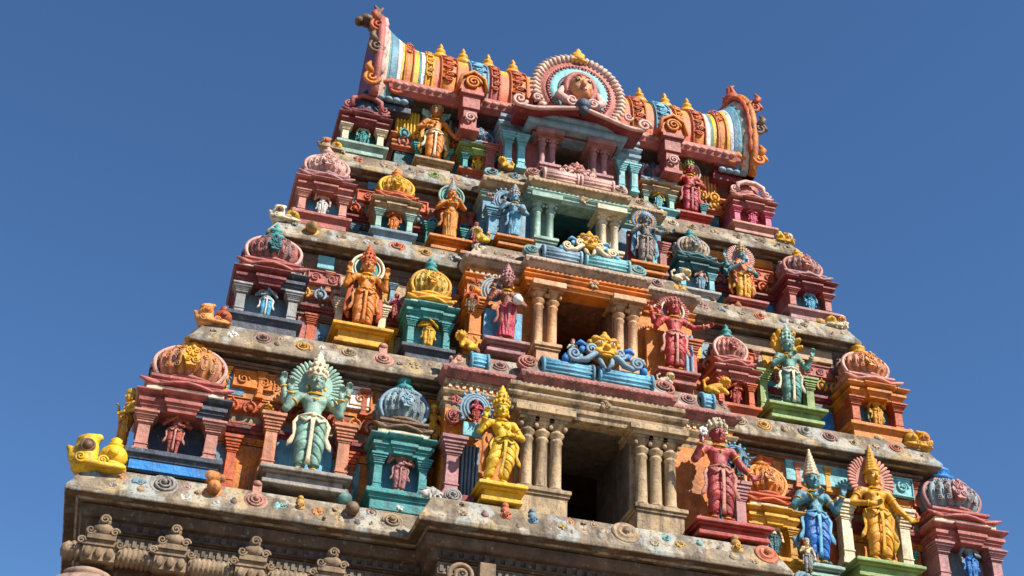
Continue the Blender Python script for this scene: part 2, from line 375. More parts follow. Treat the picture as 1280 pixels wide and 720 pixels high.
    if halo:
        h = MB(); r2 = MB()
        if halo == 'fan':
            for k in range(29):
                a = R(-48)+R(276)*k/28; d = Vector((math.cos(a),0,math.sin(a)))
                h.tube([Vector((0,.10,1.62))+d*.10, Vector((0,.09,1.62))+d*.27, Vector((0,.05,1.62))+d*.40, Vector((0,.06,1.62))+d*.45], [.014,.022,.031,.016], 8, .6)
        elif halo == 'rays':
            for k in range(25):
                a = R(-30)+R(240)*k/24; d = Vector((math.cos(a),0,math.sin(a)))
                h.tube([Vector((0,.10,1.63))+d*.24, Vector((0,.08,1.63))+d*.34, Vector((0,.09,1.63))+d*.40], [.03,.034,.012], 7, .6)
            r2.tube([(.26*math.cos(a),.07,1.63+.26*math.sin(a)) for a in np.linspace(R(-40),R(220),30)], .032, 8)
        elif halo == 'hood':
            for k in range(7):
                a = R(-5)+R(190)*k/6; d = Vector((math.cos(a),0,math.sin(a)))
                h.tube([(0,.12,1.45), Vector((0,.14,1.66))+d*.22, Vector((0,.08,1.72))+d*.33, Vector((0,-.03,1.72))+d*.36], [.05,.075,.085,.04], 9, .7)
        h.tube
        o = [(.27*math.cos(a), 1.63+.27*math.sin(a)) for a in np.linspace(0,2*PI,32,endpoint=False)]
        if halo == 'disc': 
            o = [(.33*math.cos(a), 1.62+.33*math.sin(a)) for a in np.linspace(0,2*PI,36,endpoint=False)]
            r2.tube([(.35*math.cos(a),.06,1.62+.35*math.sin(a)) for a in np.linspace(R(-60),R(240),36)], .036, 8)
            r2.tube([(.27*math.cos(a),.06,1.62+.27*math.sin(a)) for a in np.linspace(R(-60),R(240),36)], .018, 8)
        h.plate(o, .075, .12)
        hb = h.build('halo', halo_m, root, scale=sc)
        if r2.v: r2.build('halo_rim', halo_rim or halo_m, hb, scale=(1,1,1))
    if hold == 'flower':
        W = arml[0][2]; f = MB()
        for k in range(7): a = 2*PI*k/7; f.ball((W.x+.05*math.cos(a), W.y-.07, W.z+.16+.05*math.sin(a)), (.035,.03,.035), 8, 6)
        f.ball((W.x, W.y-.09, W.z+.16), .035, 8, 6); f.tube([(W.x,W.y-.04,W.z-.04),(W.x,W.y-.05,W.z+.14)], .013); f.build('flower', P('white', grime=.2), root, scale=sc)
    if hold == 'club':
        W = arml[1][2]; f = MB(); f.tube([(W.x,W.y-.05,W.z+.06),(W.x+.02,W.y-.03,.6),(W.x+.03,W.y,.1)], [.03,.03,.04]); f.ball((W.x+.03,W.y,.1), (.08,.08,.1)); f.build('club', gold, root, scale=sc)
    if hold == 'pot':
        W = arml[1][2]; f = MB(); f.lathe([(.02,-.12),(.10,-.08),(.13,0),(.10,.07),(.05,.09),(.075,.12)], 14, (W.x+.0,W.y-.1,W.z)); f.build('pot', halo_m or gold, root, scale=sc)
    if robe:
        f = MB()
        robe, sides_ = robe if isinstance(robe, tuple) else (robe, (-1,1))
        for q in sides_:
            f.tube([(q*.2,.06,1.35),(q*.31,.08,1.1),(q*.33+hx,.08,.8),(q*.36+hx,.06,.5),(q*.30,.05,.3)], [.04,.06,.075,.075,.02], 9, .35)
        f.build('robe', robe, root, scale=sc)
    if shawl:
        f = Sculpt()
        for q in (-1,1): f.cap((q*.12,-.03,1.40), (q*.27,-.03,1.15), .10, .09, .05).cap((q*.27,-.03,1.15), (q*.22,-.06,.62), .09, .05, .05)
        f.cap((0,.04,1.3), (0,.04,.9), .19, .19, .06).cap((-.2,-.1,1.3),(.16,-.14,.95),.06,.06,.05)
        V, F = f.mesh(fine*1.3, lambda X,Y,Z: .009*np.sin(40*(Z+.9*X)))
        obj_np('shawl', V, F, shawl, root).scale = sc
    if ped:
        x0, x1, y0, y1, hh = ped; f = MB()
        f.box(x0+.06, x1-.06, y0+.07, y1+.15, -hh-.02, -hh+.05).box(x0+.12, x1-.12, y0+.13, y1+.15, -hh, -.115).box(x0+.05, x1-.05, y0+.05, y1+.15, -.115, -.085).box(x0, x1, y0, y1+.15, -.085, -.028).box(x0+.04, x1-.04, y0+.04, y1+.15, -.028, 0)
        f.build('pedestal', ped_m, root, bevel=.012)
    return root

# ------------------------------------------------------------------ small ornament makers (face -y, origin at the back)
def pilaster(m, x, y, z0, z1, w, d=None):
    d = d or w; h = z1-z0; a = w/2
    m.box(x-a*1.25, x+a*1.25, y-d*.62, y+d*.6, z0, z0+.07*h); m.box(x-a*1.1, x+a*1.1, y-d*.55, y+d*.6, z0+.07*h, z0+.11*h)
    m.box(x-a*.9, x+a*.9, y-d*.46, y+d*.6, z0+.11*h, z0+.70*h, a*.06)
    m.box(x-a*1.02, x+a*1.02, y-d*.52, y+d*.6, z0+.20*h, z0+.225*h)
    m.box(x-a*.95, x+a*.95, y-d*.49, y+d*.6, z0+.70*h, z0+.73*h)
    m.box(x-a*1.15, x+a*1.15, y-d*.58, y+d*.6, z0+.73*h, z0+.765*h); m.box(x-a*.85, x+a*.85, y-d*.44, y+d*.6, z0+.765*h, z0+.79*h)
    m.box(x-a*1.2, x+a*1.2, y-d*.62, y+d*.6, z0+.83*h, z0+.79*h, -.0); m.box(x-a*1.35, x+a*1.35, y-d*.7, y+d*.6, z0+.83*h, z0+.88*h)
    m.box(x-a*1.6, x+a*1.6, y-d*.82, y+d*.6, z0+.88*h, z0+.94*h); m.box(x-a*1.8, x+a*1.8, y-d*.95, y+d*.6, z0+.94*h, z1)
    return m
def column(m, x, y, z0, z1, r, n=12):
    h = z1-z0
    m.lathe([(r*1.4,0),(r*1.4,.03*h),(r*1.15,.05*h),(r*1.3,.075*h),(r*1.05,.09*h),(r,.10*h),(r*.93,.70*h),(r*1.12,.72*h),(r*1.12,.74*h),(r*.85,.765*h),(r*1.35,.815*h),(r*1.4,.835*h),(r*1.0,.86*h),(r*.95,.885*h),(r*1.25,.91*h),(r*1.6,.945*h),(r*1.65,.96*h)], n, (x,y,z0), a0=PI/n)
    m.box(x-r*1.7, x+r*1.7, y-r*1.7, y+r*1.7, z0+.96*h, z1)
    for q in (-1,1): m.ball((x+q*r*1.25, y-r*1.1, z0+.9*h), (r*.4,r*.35,r*.5), 8, 6)
    return m
FACING = lambda x,y,z,tilt=0.: Matrix.Translation((x,y,z)) @ Matrix.Rotation(-tilt,4,'X')
def rosette(parent, x, y, z, r, mat, kind='spiral', tilt=.45, mat2=None):
    m = MB(); m.T = FACING(0,0,0,tilt)
    D = m.T.copy(); 
    def disc(pr): m.T = D @ Matrix.Rotation(PI/2,4,'X'); m.lathe(pr, 22); m.T = D
    name = 'rosette'
    if kind == 'spiral':
        disc([(r,-.05),(r,.03),(r*.93,.055),(r*.8,.045),(r*.78,.03)]); m.spiral((0,-.05,0), r*.72, 2.4, .17, hand=rnd.choice((-1,1)), a0=rnd.random()*6); m.ball((0,-.10,0), r*.22, 10, 6)
    elif kind == 'ring':
        disc([(r,-.05),(r,.05),(r*.9,.07),(r*.72,.06),(r*.66,.04),(r*.62,.09),(r*.42,.10),(r*.38,.06),(r*.3,.13),(r*.12,.16),(0,.165)])
    elif kind == 'ball':
        name = 'knob'; disc([(r*.9,-.05),(r*1.05,.02),(r*.9,.05),(r*.6,.06)]); m.ball((0,-.09-.3*r,.0), r*.72, 14, 10)
        for q in (-1,1): m.spiral((q*r*1.1,-.03,-r*.55), r*.4, 1.6, .25, hand=q)
    elif kind == 'stem':
        disc([(r,-.05),(r,.04),(r*.85,.06),(r*.75,.05)]); m.spiral((0,-.05,0), r*.7, 2.4, .18, a0=1.5); m.ball((0,-.10,0), r*.2, 10, 6)
        m.box(-r*.35, r*.35, -.05, .06, r*.8, r*1.9); m.ball((0,-.05,r*2.), (r*.42,r*.3,r*.3), 10, 6)
    elif kind == 'leaf':
        name = 'scroll'
        for k in range(5):
            a = rnd.random()*6.3; m.tube([(0,-.02,0),(r*.5*math.cos(a),-.07,r*.5*math.sin(a)),(r*math.cos(a+.5),-.03,r*.9*math.sin(a+.5))], [r*.2,r*.3,r*.1], 8, .6)
        m.spiral((r*.2,-.05,0), r*.55, 1.7, .22); m.ball((-r*.5,-.05,r*.2), r*.25, 10, 6)
    elif kind == 'gourd':
        name = 'gourd'; m.ball((0,-.06,0), (r,r*.7,r*.75), 14, 10); m.ball((r*.9,-.07,.05*r), r*.4, 10, 6); m.tube([(0,-.05,r*.5),(r*.1,-.06,r*1.1)], [r*.3,r*.12], 8)
    elif kind == 'pile':
        name = 'knob'; m.ball((0,-.03,-r*.5), (r*.75,r*.5,r*.6), 12, 8); m.ball((0,-.05,r*.35), (r*.55,r*.45,r*.5), 12, 8); m.ball((0,-.06,r*1.05), r*.4, 12, 8); m.spiral((0,-.05-.4*r,-r*.5), r*.4, 1.6, .25)
    elif kind == 'kudu':                                      # small horseshoe arch with a boss
        name = 'horseshoe_arch'; m.tube([(r*math.cos(t), -.02, r*1.1*math.sin(t)) for t in np.linspace(R(-50),R(230),14)], r*.26, 6); m.ball((0,-.02,0), (r*.6,r*.5,r*.7), 8, 6); m.tube([(0,-.02,r*1.1),(0,-.03,r*1.9)], [r*.35,r*.08], 6); m.box(-r*.9, r*.9, -.03, .04, -r*1.15, -r*.85)
    elif kind == 'bead':
        name = 'bead'; m.ball((0,-.02,0), r*.8, 10, 7); m.ball((0,-.04,r*.7), r*.42, 8, 6)
    return m.build(name, mat, parent, loc=(x,y,z))

# ------------------------------------------------------------------ the setting
g = MB(); g.add([(-4000,-4000,0),(4000,-4000,0),(4000,4000,0),(-4000,4000,0)], [(0,1,2,3)])
tag(g.build('ground', paint((.30,.24,.17), .4, .9, .2, .3, 'ground')), 'dusty beige ground around the foot of the temple tower', 'ground', kind='structure')

tower = empty('temple_tower', (0,0,0), 'tall painted temple gateway tower narrowing in four storeys crowded with statues', 'temple tower')
LZ = [10.49, 13.58, 16.35, 18.63, 21.0]; HW = [8.0, 6.685, 5.727, 5.003, 3.71]; LY = [0, .5, 1.15, 1.75, 1.9]
BW = [2.97, 2.55, 2.185, 1.805]; BP = [.75, .4, .4, .4]; PW = [None, 1.30, 1.13, .98]; PP = .25
DEP = 11.0                                                    # depth of the tower (back face mirrors the front)
def ledge_path(i):
    hw, y, yb = HW[i], LY[i], DEP-LY[i]; b, p = BW[i], BP[i]; q = [(-hw,y),(-b,y),(-b,y-p)]
    if PW[i]: w = PW[i]; q += [(-w,y-p),(-w,y-p-PP),(w,y-p-PP),(w,y-p)]
    return q + [(b,y-p),(b,y),(hw,y),(hw,yb),(-hw,yb)]
def bay_path(i): return ledge_path(i)[1:-3]
LT = [z+.53 for z in LZ]                                      # ledge tops
for i in range(4):
    z = LZ[i]; m = MB()
    m.sweep(ledge_path(i), [(-.62,z-.13),(-.42,z-.13),(-.40,z-.05),(-.20,z-.03),(-.16,z+.0),(0,z),(.0,z+.07),(-.05,z+.16),(-.17,z+.40),(-.22,z+.50),(-.30,z+.53),(-.50,z+.53)], True, True, True)
    globals()['ledge%d'%i] = m.build('ledge', LEDGE, tower, bevel=.02)
LED = [ledge0, ledge1, ledge2, ledge3]
m = MB()                                                      # soffit fascia under each ledge, own brown stone darkened to deepen its shade
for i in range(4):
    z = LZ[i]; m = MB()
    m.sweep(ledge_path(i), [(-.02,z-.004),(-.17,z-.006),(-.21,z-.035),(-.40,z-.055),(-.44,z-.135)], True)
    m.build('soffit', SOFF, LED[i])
# bay cornices on the ledges of the upper storeys
CORN = {1: (paint((.36,.12,.11), .6, .6, .5), P('maroon')), 2: (paint((.42,.30,.22), .6), P('brown')), 3: (P('palebrown', grime=.5), P('ochre', grime=.4))}
for i in (1,2,3):
    z = LZ[i]; a, b = CORN[i]; m = MB()
    m.sweep(bay_path(i), [(-.30,z-.16),(-.02,z-.10),(.05,z-.02),(.07,z+.05),(.05,z+.10),(-.02,z+.115),(-.06,z+.135)], False)
    c = m.build('cornice', a, LED[i], bevel=.01)
    pts = bay_path(i)
    for p, q in zip(pts[:-1], pts[1:]):
        L_ = abs(q[0]-p[0])
        if L_ < .2: continue
        d = MB(); d.T = Matrix.Translation((min(p[0],q[0])+.02, p[1]-.055, z+.02)) @ Matrix.Rotation(PI/2,4,'Y'); n_ = int(L_/.09); s_ = (L_-.04)/n_
        d.lathe([w_ for k in range(n_) for w_ in ((.02,k*s_),(.042,k*s_+.3*s_),(.042,k*s_+.6*s_),(.022,k*s_+.95*s_))], 10); d.build('beading', a, c)
    d = MB(); pts = bay_path(i)                               # dentil course under the cornice
    d.sweep(pts, [(-.28,z-.27),(-.16,z-.27),(-.14,z-.17),(-.28,z-.165)], False); d.build('frieze', b, LED[i])
    for x0, x1, yy in ((-BW[i]+.08,-PW[i]-.02,LY[i]-BP[i]),(-PW[i]+.05,PW[i]-.05,LY[i]-BP[i]-PP),(PW[i]+.02,BW[i]-.08,LY[i]-BP[i])):
        d = MB(); n_ = int((x1-x0)/.105); d.box(x0, x1, yy+.12, yy+.2, z-.25, z-.185)
        for k in range(n_): x = x0+(x1-x0)*k/n_; d.box(x, x+.055, yy+.08, yy+.19, z-.245, z-.19)
        d.build('dentil_row', P('cream', grime=.5), LED[i])
# ledge rosettes
PAL = ['stone','palebrown','grey','cream','pink','terracotta','orange','ochre','aqua','white','mauve','stone','grey','palebrown','bluegrey']
KINDS = ['spiral','bead','leaf','spiral','bead','ball','leaf','pile','ring','gourd']
def orn(i, px, dz, r, cname, kind):
    y = LY[i]; inb = abs(px) < BW[i]
    if inb: y -= BP[i]
    if PW[i] and abs(px) < PW[i]: y -= PP
    if dz >= .5: yy, t = y+.28, .2
    else: yy, t = y+.16*(dz/.4)+.02, .42
    yy += .03 if kind in ('spiral','ring','stem','ball') else r*.3
    cc = tuple(.72*q+.28*w for q, w in zip(C[cname], (.25,.19,.13)))
    rosette(LED[i], px, yy, LZ[i]+dz, r, paint(cc, .75, .6, .45), kind, t)
L1 = [(-7.35,.16,.07,'white','leaf'),(-7.0,.30,.13,'bluegrey','leaf'),(-6.64,.33,.22,'grey','spiral'),(-6.95,.16,.09,'palebrown','bead'),(-6.3,.14,.12,'white','leaf'),(-6.62,.62,.11,'gold','bead'),(-5.98,.62,.17,'orange','gourd'),(-5.92,.34,.15,'orange','ball'),
      (-5.28,.28,.19,'pink','stem'),(-5.6,.2,.08,'mauve','bead'),(-5.85,.1,.08,'white','leaf'),(-4.9,.24,.14,'aqua','leaf'),(-4.62,.34,.12,'ochre','pile'),(-4.35,.24,.13,'orange','leaf'),(-4.25,.10,.12,'stone','spiral'),(-3.95,.62,.16,'teal','bead'),(-3.84,.33,.15,'brown','ball'),(-3.75,.14,.08,'grey','bead'),(-3.22,.28,.19,'palebrown','spiral'),(-3.08,.6,.08,'white','leaf'),
      (-2.72,.50,.24,'white','leaf'),(-2.42,.58,.14,'grey','spiral'),(-2.3,.22,.10,'stone','leaf'),(-1.95,.26,.09,'mauve','bead'),(-1.62,.36,.14,'terracotta','pile'),(-1.2,.34,.13,'bluegrey','pile'),(-1.45,.12,.07,'brown','bead'),(-.75,.24,.07,'yellow','leaf'),(-.15,.16,.08,'grey','bead'),(.28,.33,.23,'palebrown','ring'),(.72,.2,.10,'stone','leaf'),(1.15,.26,.11,'yellow','leaf'),(1.45,.16,.08,'grey','bead'),(2.12,.42,.15,'ochre','pile'),(2.0,.16,.1,'stone','bead'),(2.6,.33,.20,'terracotta','ring'),(2.35,.14,.09,'stone','leaf'),
      (3.25,.40,.15,'aqua','leaf'),(3.62,.36,.19,'bluegrey','ring'),(4.3,.3,.16,'stone','spiral'),(4.9,.3,.17,'ochre','leaf'),(5.6,.3,.15,'terracotta','spiral'),(6.3,.3,.15,'grey','spiral'),(7.0,.3,.15,'stone','leaf')]
for a in L1: orn(0, *a)
L2 = [(-6.02,.24,.13,'white','leaf'),(-5.52,.28,.18,'mauve','spiral'),(-5.28,.2,.09,'palebrown','bead'),(-4.86,.24,.17,'ochre','spiral'),(-4.12,.30,.15,'stone','spiral'),(-3.52,.28,.19,'pink','stem'),(-2.98,.26,.14,'palebrown','leaf'),(-2.72,.14,.08,'stone','bead'),
      (-2.0,.62,.08,'terracotta','bead'),(2.85,.28,.17,'palebrown','spiral'),(3.3,.28,.16,'ochre','spiral'),(3.68,.26,.10,'stone','bead'),(4.1,.30,.15,'grey','ring'),(4.55,.26,.19,'mauve','spiral'),(5.0,.22,.11,'stone','spiral'),(5.45,.24,.09,'stone','leaf'),(5.85,.28,.16,'terracotta','spiral'),(5.6,.5,.10,'palebrown','gourd'),
      (-2.35,.27,.19,'pink','leaf'),(-1.62,.30,.18,'mauve','spiral'),(1.72,.30,.18,'mauve','spiral'),(2.32,.3,.19,'rose','leaf'),(-1.18,.34,.2,'rose','spiral'),(1.2,.32,.2,'rose','spiral')]
for a in L2: orn(1, *a)
L3 = [(-4.95,.26,.16,'ochre','ball'),(-4.4,.26,.12,'palebrown','leaf'),(-3.95,.24,.10,'white','leaf'),(-3.38,.30,.17,'terracotta','spiral'),(-2.86,.26,.15,'ochre','spiral'),(-2.35,.24,.11,'grey','leaf'),(2.55,.27,.16,'mauve','leaf'),(2.9,.24,.10,'aqua','leaf'),(3.3,.26,.11,'stone','leaf'),(3.68,.26,.15,'terracotta','spiral'),(4.15,.26,.1,'grey','bead'),(4.6,.26,.10,'palebrown','leaf'),(3.32,.55,.09,'orange','bead'),(2.78,.58,.11,'gold','bead'),(5.0,.5,.13,'gold','gourd'),
      (-1.95,.34,.18,'cream','leaf'),(-1.4,.26,.15,'mauve','leaf'),(-1.02,.34,.17,'aqua','spiral'),(1.0,.34,.17,'aqua','spiral'),(1.45,.28,.16,'mauve','spiral'),(1.9,.3,.17,'ochre','leaf')]
for a in L3: orn(2, *a)
L4 = [(-4.2,.27,.15,'terracotta','leaf'),(-3.7,.26,.12,'palebrown','leaf'),(-3.2,.25,.13,'grey','spiral'),(-2.7,.26,.15,'green','spiral'),(-2.3,.25,.12,'pink','leaf'),(2.2,.27,.14,'cream','spiral'),(2.62,.26,.14,'palebrown','spiral'),(3.1,.26,.12,'stone','leaf'),(3.6,.26,.13,'palebrown','leaf'),(4.1,.26,.15,'brown','leaf'),
      (-1.65,.34,.16,'aqua','spiral'),(-1.2,.34,.13,'steel','spiral'),(-.88,.34,.16,'pink','spiral'),(.88,.34,.16,'palepink','spiral'),(1.4,.34,.14,'palebrown','spiral')]
for a in L4: orn(3, *a)
for i in range(4):
    taken = [(q[0],q[1],q[2]) for q in (L1,L2,L3,L4)[i]]; tries = 0; done = 0
    while done < (40,34,30,26)[i] and tries < 1500:
        tries += 1; x = rnd.uniform(-HW[i]+.3, HW[i]-.3); dz = rnd.uniform(.12,.42); rr = rnd.uniform(.045,.085)
        if any((x-t[0])**2+(dz-t[1])**2 < (rr+t[2]+.02)**2 for t in taken): continue
        taken.append((x,dz,rr)); done += 1
        orn(i, x, dz, rr, rnd.choice(['stone','stone','grey','palebrown','white','palebrown','brown','aqua','peach','mauve','palebrown']), rnd.choice(['kudu','bead','spiral','leaf','kudu','kudu']))
# striped drum bands on the bay ledges
def ribbed(i, x0, x1, cname, dz=.31, r=.17):
    y = LY[i]-BP[i]-(PP if PW[i] and abs((x0+x1)/2) < PW[i] else 0); m = MB(); n = max(4, int((x1-x0)/.06)); q = []
    m.T = Matrix.Translation((x0, y+.21, LZ[i]+dz)) @ Matrix.Rotation(PI/2,4,'Y')
    m.lathe([(r*.8,0),(r*1.2,.01),(r*1.2,x1-x0-.01),(r*.8,x1-x0)], 64, rib=.16, ribn=16); m.mi = 1
    for q_ in (.0, .93): m.lathe([(r*1.0,q_*(x1-x0)),(r*1.3,q_*(x1-x0)+.01),(r*1.3,q_*(x1-x0)+.05),(r*1.0,q_*(x1-x0)+.06)], 24)
    m.build('ribbed_band', [paint(C[cname], .4), paint(C['bluegrey' if 'blue' in cname else cname], .4)], LED[i])
for a in ((1,-2.15,-1.85,'skyblue'),(1,-.98,-.05,'skyblue'),(1,.0,1.0,'skyblue'),(1,1.95,2.15,'skyblue'),(2,-.85,-.1,'steel'),(2,-.05,.83,'aqua'),(3,-.72,.0,'palepink'),(3,.03,.72,'palepink')): ribbed(*a)

# --------------------------------------------------------------- storey walls
WY = [.90, 1.50, 2.10, 2.40]; WHW = [6.25, 5.33, 4.58, 3.45]
BY = [.20, .90, 1.50, 1.78]; BHW = [2.50, 2.12, 1.80, 1.45]; DW = [.60, .50, .44, .40]
DZ0 = [11.20, 14.50, 17.22, 19.32]; DZ1 = [12.94, 15.88, 18.28, 20.18]
LAY = [  # (kind, height, offset, material name) from the ledge top upwards
  [('step',.16,.12,'terracotta'),('flat',.90,0,'orange'),('step',.10,.08,'orange'),('step',.16,.20,'maroon'),('step',.10,.10,'terracotta'),('flat',.16,.02,'palebrown'),('roll',.20,.10,'terracotta'),('flat',.10,.03,'terracotta'),('flat',.50,.05,'orange'),('step',.12,.16,'brown')],
  [('step',.14,.12,'maroon'),('flat',.62,0,'palebrown'),('step',.10,.10,'brown'),('step',.14,.18,'maroon'),('flat',.14,.03,'brown'),('roll',.18,.10,'rose'),('flat',.40,.05,'palebrown'),('step',.30,.10,'brown')],
  [('step',.12,.12,'dteal'),('flat',.48,0,'bluegrey'),('step',.10,.10,'slate'),('step',.12,.18,'maroon'),('flat',.12,.03,'brown'),('roll',.18,.09,'terracotta'),('flat',.32,.05,'terracotta'),('step',.26,.10,'brown')],
  [('step',.10,.10,'teal'),('flat',.38,0,'dteal'),('step',.10,.10,'terracotta'),('roll',.14,.08,'orange'),('roll',.14,.12,'orange'),('flat',.40,.02,'terracotta'),('step',.2,.12,'maroon')]]
def prof_of(kind, z0, z1, o):
    if kind == 'flat': return [(o,z0),(o,z1)]
    if kind == 'step': h = z1-z0; return [(o*.35,z0),(o*.45,z0+.28*h),(o*.7,z0+.30*h),(o*.75,z0+.58*h),(o,z0+.6*h),(o,z1)]
    if kind == 'roll': return [(0.02+o*math.sin(PI*t), z0+(z1-z0)*t) for t in np.linspace(0,1,8)]
def walls_path(i, dw):
    hw, y, yb = WHW[i], WY[i], DEP-WY[i]
    return [(dw,y),(hw,y),(hw,yb),(-hw,yb),(-hw,y),(-dw,y)]
WALL = []
for i in range(4):
    z = LT[i]; ztop = LZ[i+1]-.11 if i < 3 else 20.95; tot = sum(l[1] for l in LAY[i]); k = (ztop-z)/tot
    root = None; todo = []
    for kind, h, o, cn in LAY[i]:
        todo.append((kind, z, z+h*k, o, cn)); z += h*k
    big = max((t for t in todo if t[0] == 'flat'), key=lambda t: t[2]-t[1])
    for t in [big]+[t for t in todo if t is not big]:
        kind, z0, z1, o, cn = t; mt = P(cn, grime=.85)
        m = MB(); path = walls_path(i, DW[i]); m.sweep(path, prof_of(kind, z0, z1, o), z0 > DZ1[i]+.3)
        if z0 > DZ1[i]+.3:
            m = MB(); m.sweep([path[1],path[2],path[3],path[4]], prof_of(kind, z0, z1, o), True)
        ob = m.build('storey_wall' if root is None else 'moulding', mt, root or tower, bevel=.012 if kind == 'step' else 0)
        if root is None: root = ob; WALL.append(ob)
    if i < 3:                                                 # backing under the ledge so no light leaks in
        m = MB(); m.sweep([(WHW[i]-.05,WY[i]+.05),(WHW[i]-.05,DEP-WY[i]-.05),(-WHW[i]+.05,DEP-WY[i]-.05),(-WHW[i]+.05,WY[i]+.05)], [(0,ztop-.25),(0,LZ[i+1]-.02)], True, True)
        m.build('backing', P('brown'), root)

PALW = [['orange','salmon','terracotta','ochre','aqua'],['rose','palebrown','salmon','ochre','steel'],['terracotta','bluegrey','teal','salmon','rose'],['orange','teal','rose','steel','ochre']]
for i in range(4):
    zz = LT[i]; tot = sum(l[1] for l in LAY[i]); k = ((LZ[i+1]-.11 if i < 3 else 20.95)-zz)/tot; rows = []
    for kind, h, o, cn in LAY[i]:
        rows.append((kind, zz, zz+h*k, o)); zz += h*k
    n = int(WHW[i]/.46)
    for sx in (-1,1):
        for q in range(n):
            x = sx*(BHW[i]+.22+(WHW[i]-BHW[i]-.35)*q/(n-1))
            for kind, z0, z1, o in rows:
                if kind == 'roll':                            # horseshoe dormer motif on the roll moulding
                    m = MB(); rr = .095; y = WY[i]-o; zc = (z0+z1)/2
                    m.tube([(x+rr*math.cos(t), y-.02, zc+rr*1.1*math.sin(t)) for t in np.linspace(R(-60),R(240),14)], .026, 6); m.ball((x,y-.01,zc), (.055,.05,.06), 8, 6); m.tube([(x,y-.02,zc+.1),(x,y-.03,zc+.17)], [.03,.008], 6)
                    m.build('horseshoe_motif', paint(C[rnd.choice(PALW[i])], .6), WALL[i])
                if kind == 'flat' and z1-z0 > .25 and z1-z0 < .6 and q % 2 == 0 and i < 3:   # stub pilasters in the upper band
                    m = MB(); pilaster(m, x+.12, WY[i]-o-.02, z0+.01, z1-.01, .10); m.build('stub_pilaster', paint(C[rnd.choice(PALW[i])], .6), WALL[i], bevel=.005)
# --------------------------------------------------------------- central bays with their doorways
BAYM = [dict(wall='orange', ent='stone', ent2='palebrown', reveal='door_shade'), dict(wall='orange', ent='orange', ent2='ochre', reveal='burnt'),
        dict(wall='bluegrey', ent='greygreen', ent2='ochre', reveal='dteal'), dict(wall='rose', ent='steel', ent2='mauve', reveal='door_shade')]
BAYM[0]['wall'] = 'orange'
def cmat(n, **k):
    if n == 'door_shade': return paint((.13,.10,.075), .8, .9, .3, 1, 'stone')  # reveal stone darkened, doorway shade put into its colour
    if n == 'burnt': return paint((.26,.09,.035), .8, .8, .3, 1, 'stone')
    return STONE if n == 'stone' else P(n, **k)
PORCH = []
for i in range(4):
    z0, top = LT[i]-.01, (LZ[i+1]-.10 if i < 3 else 20.75); yb, w, d = BY[i], BHW[i], DW[i]; yw = WY[i]; q = BAYM[i]
    dz1 = DZ1[i]; m = MB()
    m.box(-w, -d, yb, yw+.02, z0, dz1+.12).box(d, w, yb, yw+.02, z0, dz1+.12).box(-w, w, yb+.002, yw+.02, dz1+.12, top)
    por = m.build('bay_wall', cmat(q['wall'], grime=.45), tower); PORCH.append(por)
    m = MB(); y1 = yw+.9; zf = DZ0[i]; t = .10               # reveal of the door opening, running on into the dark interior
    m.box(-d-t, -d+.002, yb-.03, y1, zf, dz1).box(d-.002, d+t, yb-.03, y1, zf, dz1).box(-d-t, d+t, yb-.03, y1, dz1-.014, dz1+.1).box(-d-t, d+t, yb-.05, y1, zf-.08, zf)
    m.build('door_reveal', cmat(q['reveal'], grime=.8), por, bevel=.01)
    m = MB(); yb2 = 5.2; m.box(-1.6, 1.6, yb2, yb2+.2, z0, top); m.build('inner_wall', paint((.03,.025,.02), .5, .9), por)  # darkness of the interior put into this wall's near-black colour
    m = MB(); m.box(-d-.05, d+.05, yb-.1, yb+.02, zf-.06, zf+.03); m.build('door_sill', STONE, por, bevel=.012)
    # entablature above the columns
    m = MB(); pw = [1.48, 1.12, .98, .86][i]; yf = [-.10, .56, 1.15, 1.48][i]
    path = [(-w,yw),(-w,yb),(-pw,yb),(-pw,yf),(pw,yf),(pw,yb),(w,yb),(w,yw)]
    h = top-dz1-.02; prof = [(-.16,dz1+.0),(.0,dz1+.0),(.02,dz1+.18*h),(.05,dz1+.2*h),(.06,dz1+.34*h),(.0,dz1+.36*h),(.0,dz1+.46*h),(.05,dz1+.48*h),(.08,dz1+.58*h),(.08,dz1+.64*h),(.0,dz1+.66*h),(-.03,dz1+.84*h),(.04,dz1+.88*h),(.04,top),(-.1,top)]
    m.sweep(path, prof, False, True); m.build('entablature', cmat(q['ent'], grime=.5), por, bevel=.01)
    m = MB(); m.box(-pw+.002, pw-.002, yf+.05, yb+.05, dz1+.004, top-.01); m.build('lintel', cmat(q['ent2'], grime=.5), por)
    if i < 3: rosette(por, 0.1, yf-.02, dz1+.62*h, .12, P('palebrown', grime=.4), 'leaf', 0.)
COLS = [  # storey, x list, y, z0, z1, r, material
  (0, [-1.18,-.93,-.69], -.02, 11.56, 12.84, .098, STONE), (0, [.76,1.01,1.26], -.02, 11.56, 12.84, .098, STONE),
  (1, [-.87,-.61], .66, 14.65, 15.83, .088, paint((.64,.33,.15), .5)), (1, [.63,.89], .66, 14.65, 15.83, .088, paint((.64,.36,.18), .5)),
  (2, [-.79,-.54], 1.24, 17.32, 18.24, .075, P('greygreen', grime=.4)), (2, [.51,.75], 1.24, 17.32, 18.24, .075, P('cream', grime=.4)),
  (3, [-.64,-.43], 1.58, 19.36, 20.14, .062, P('mauve', grime=.4)), (3, [.43,.65], 1.58, 19.36, 20.14, .062, P('mauve', grime=.4))]
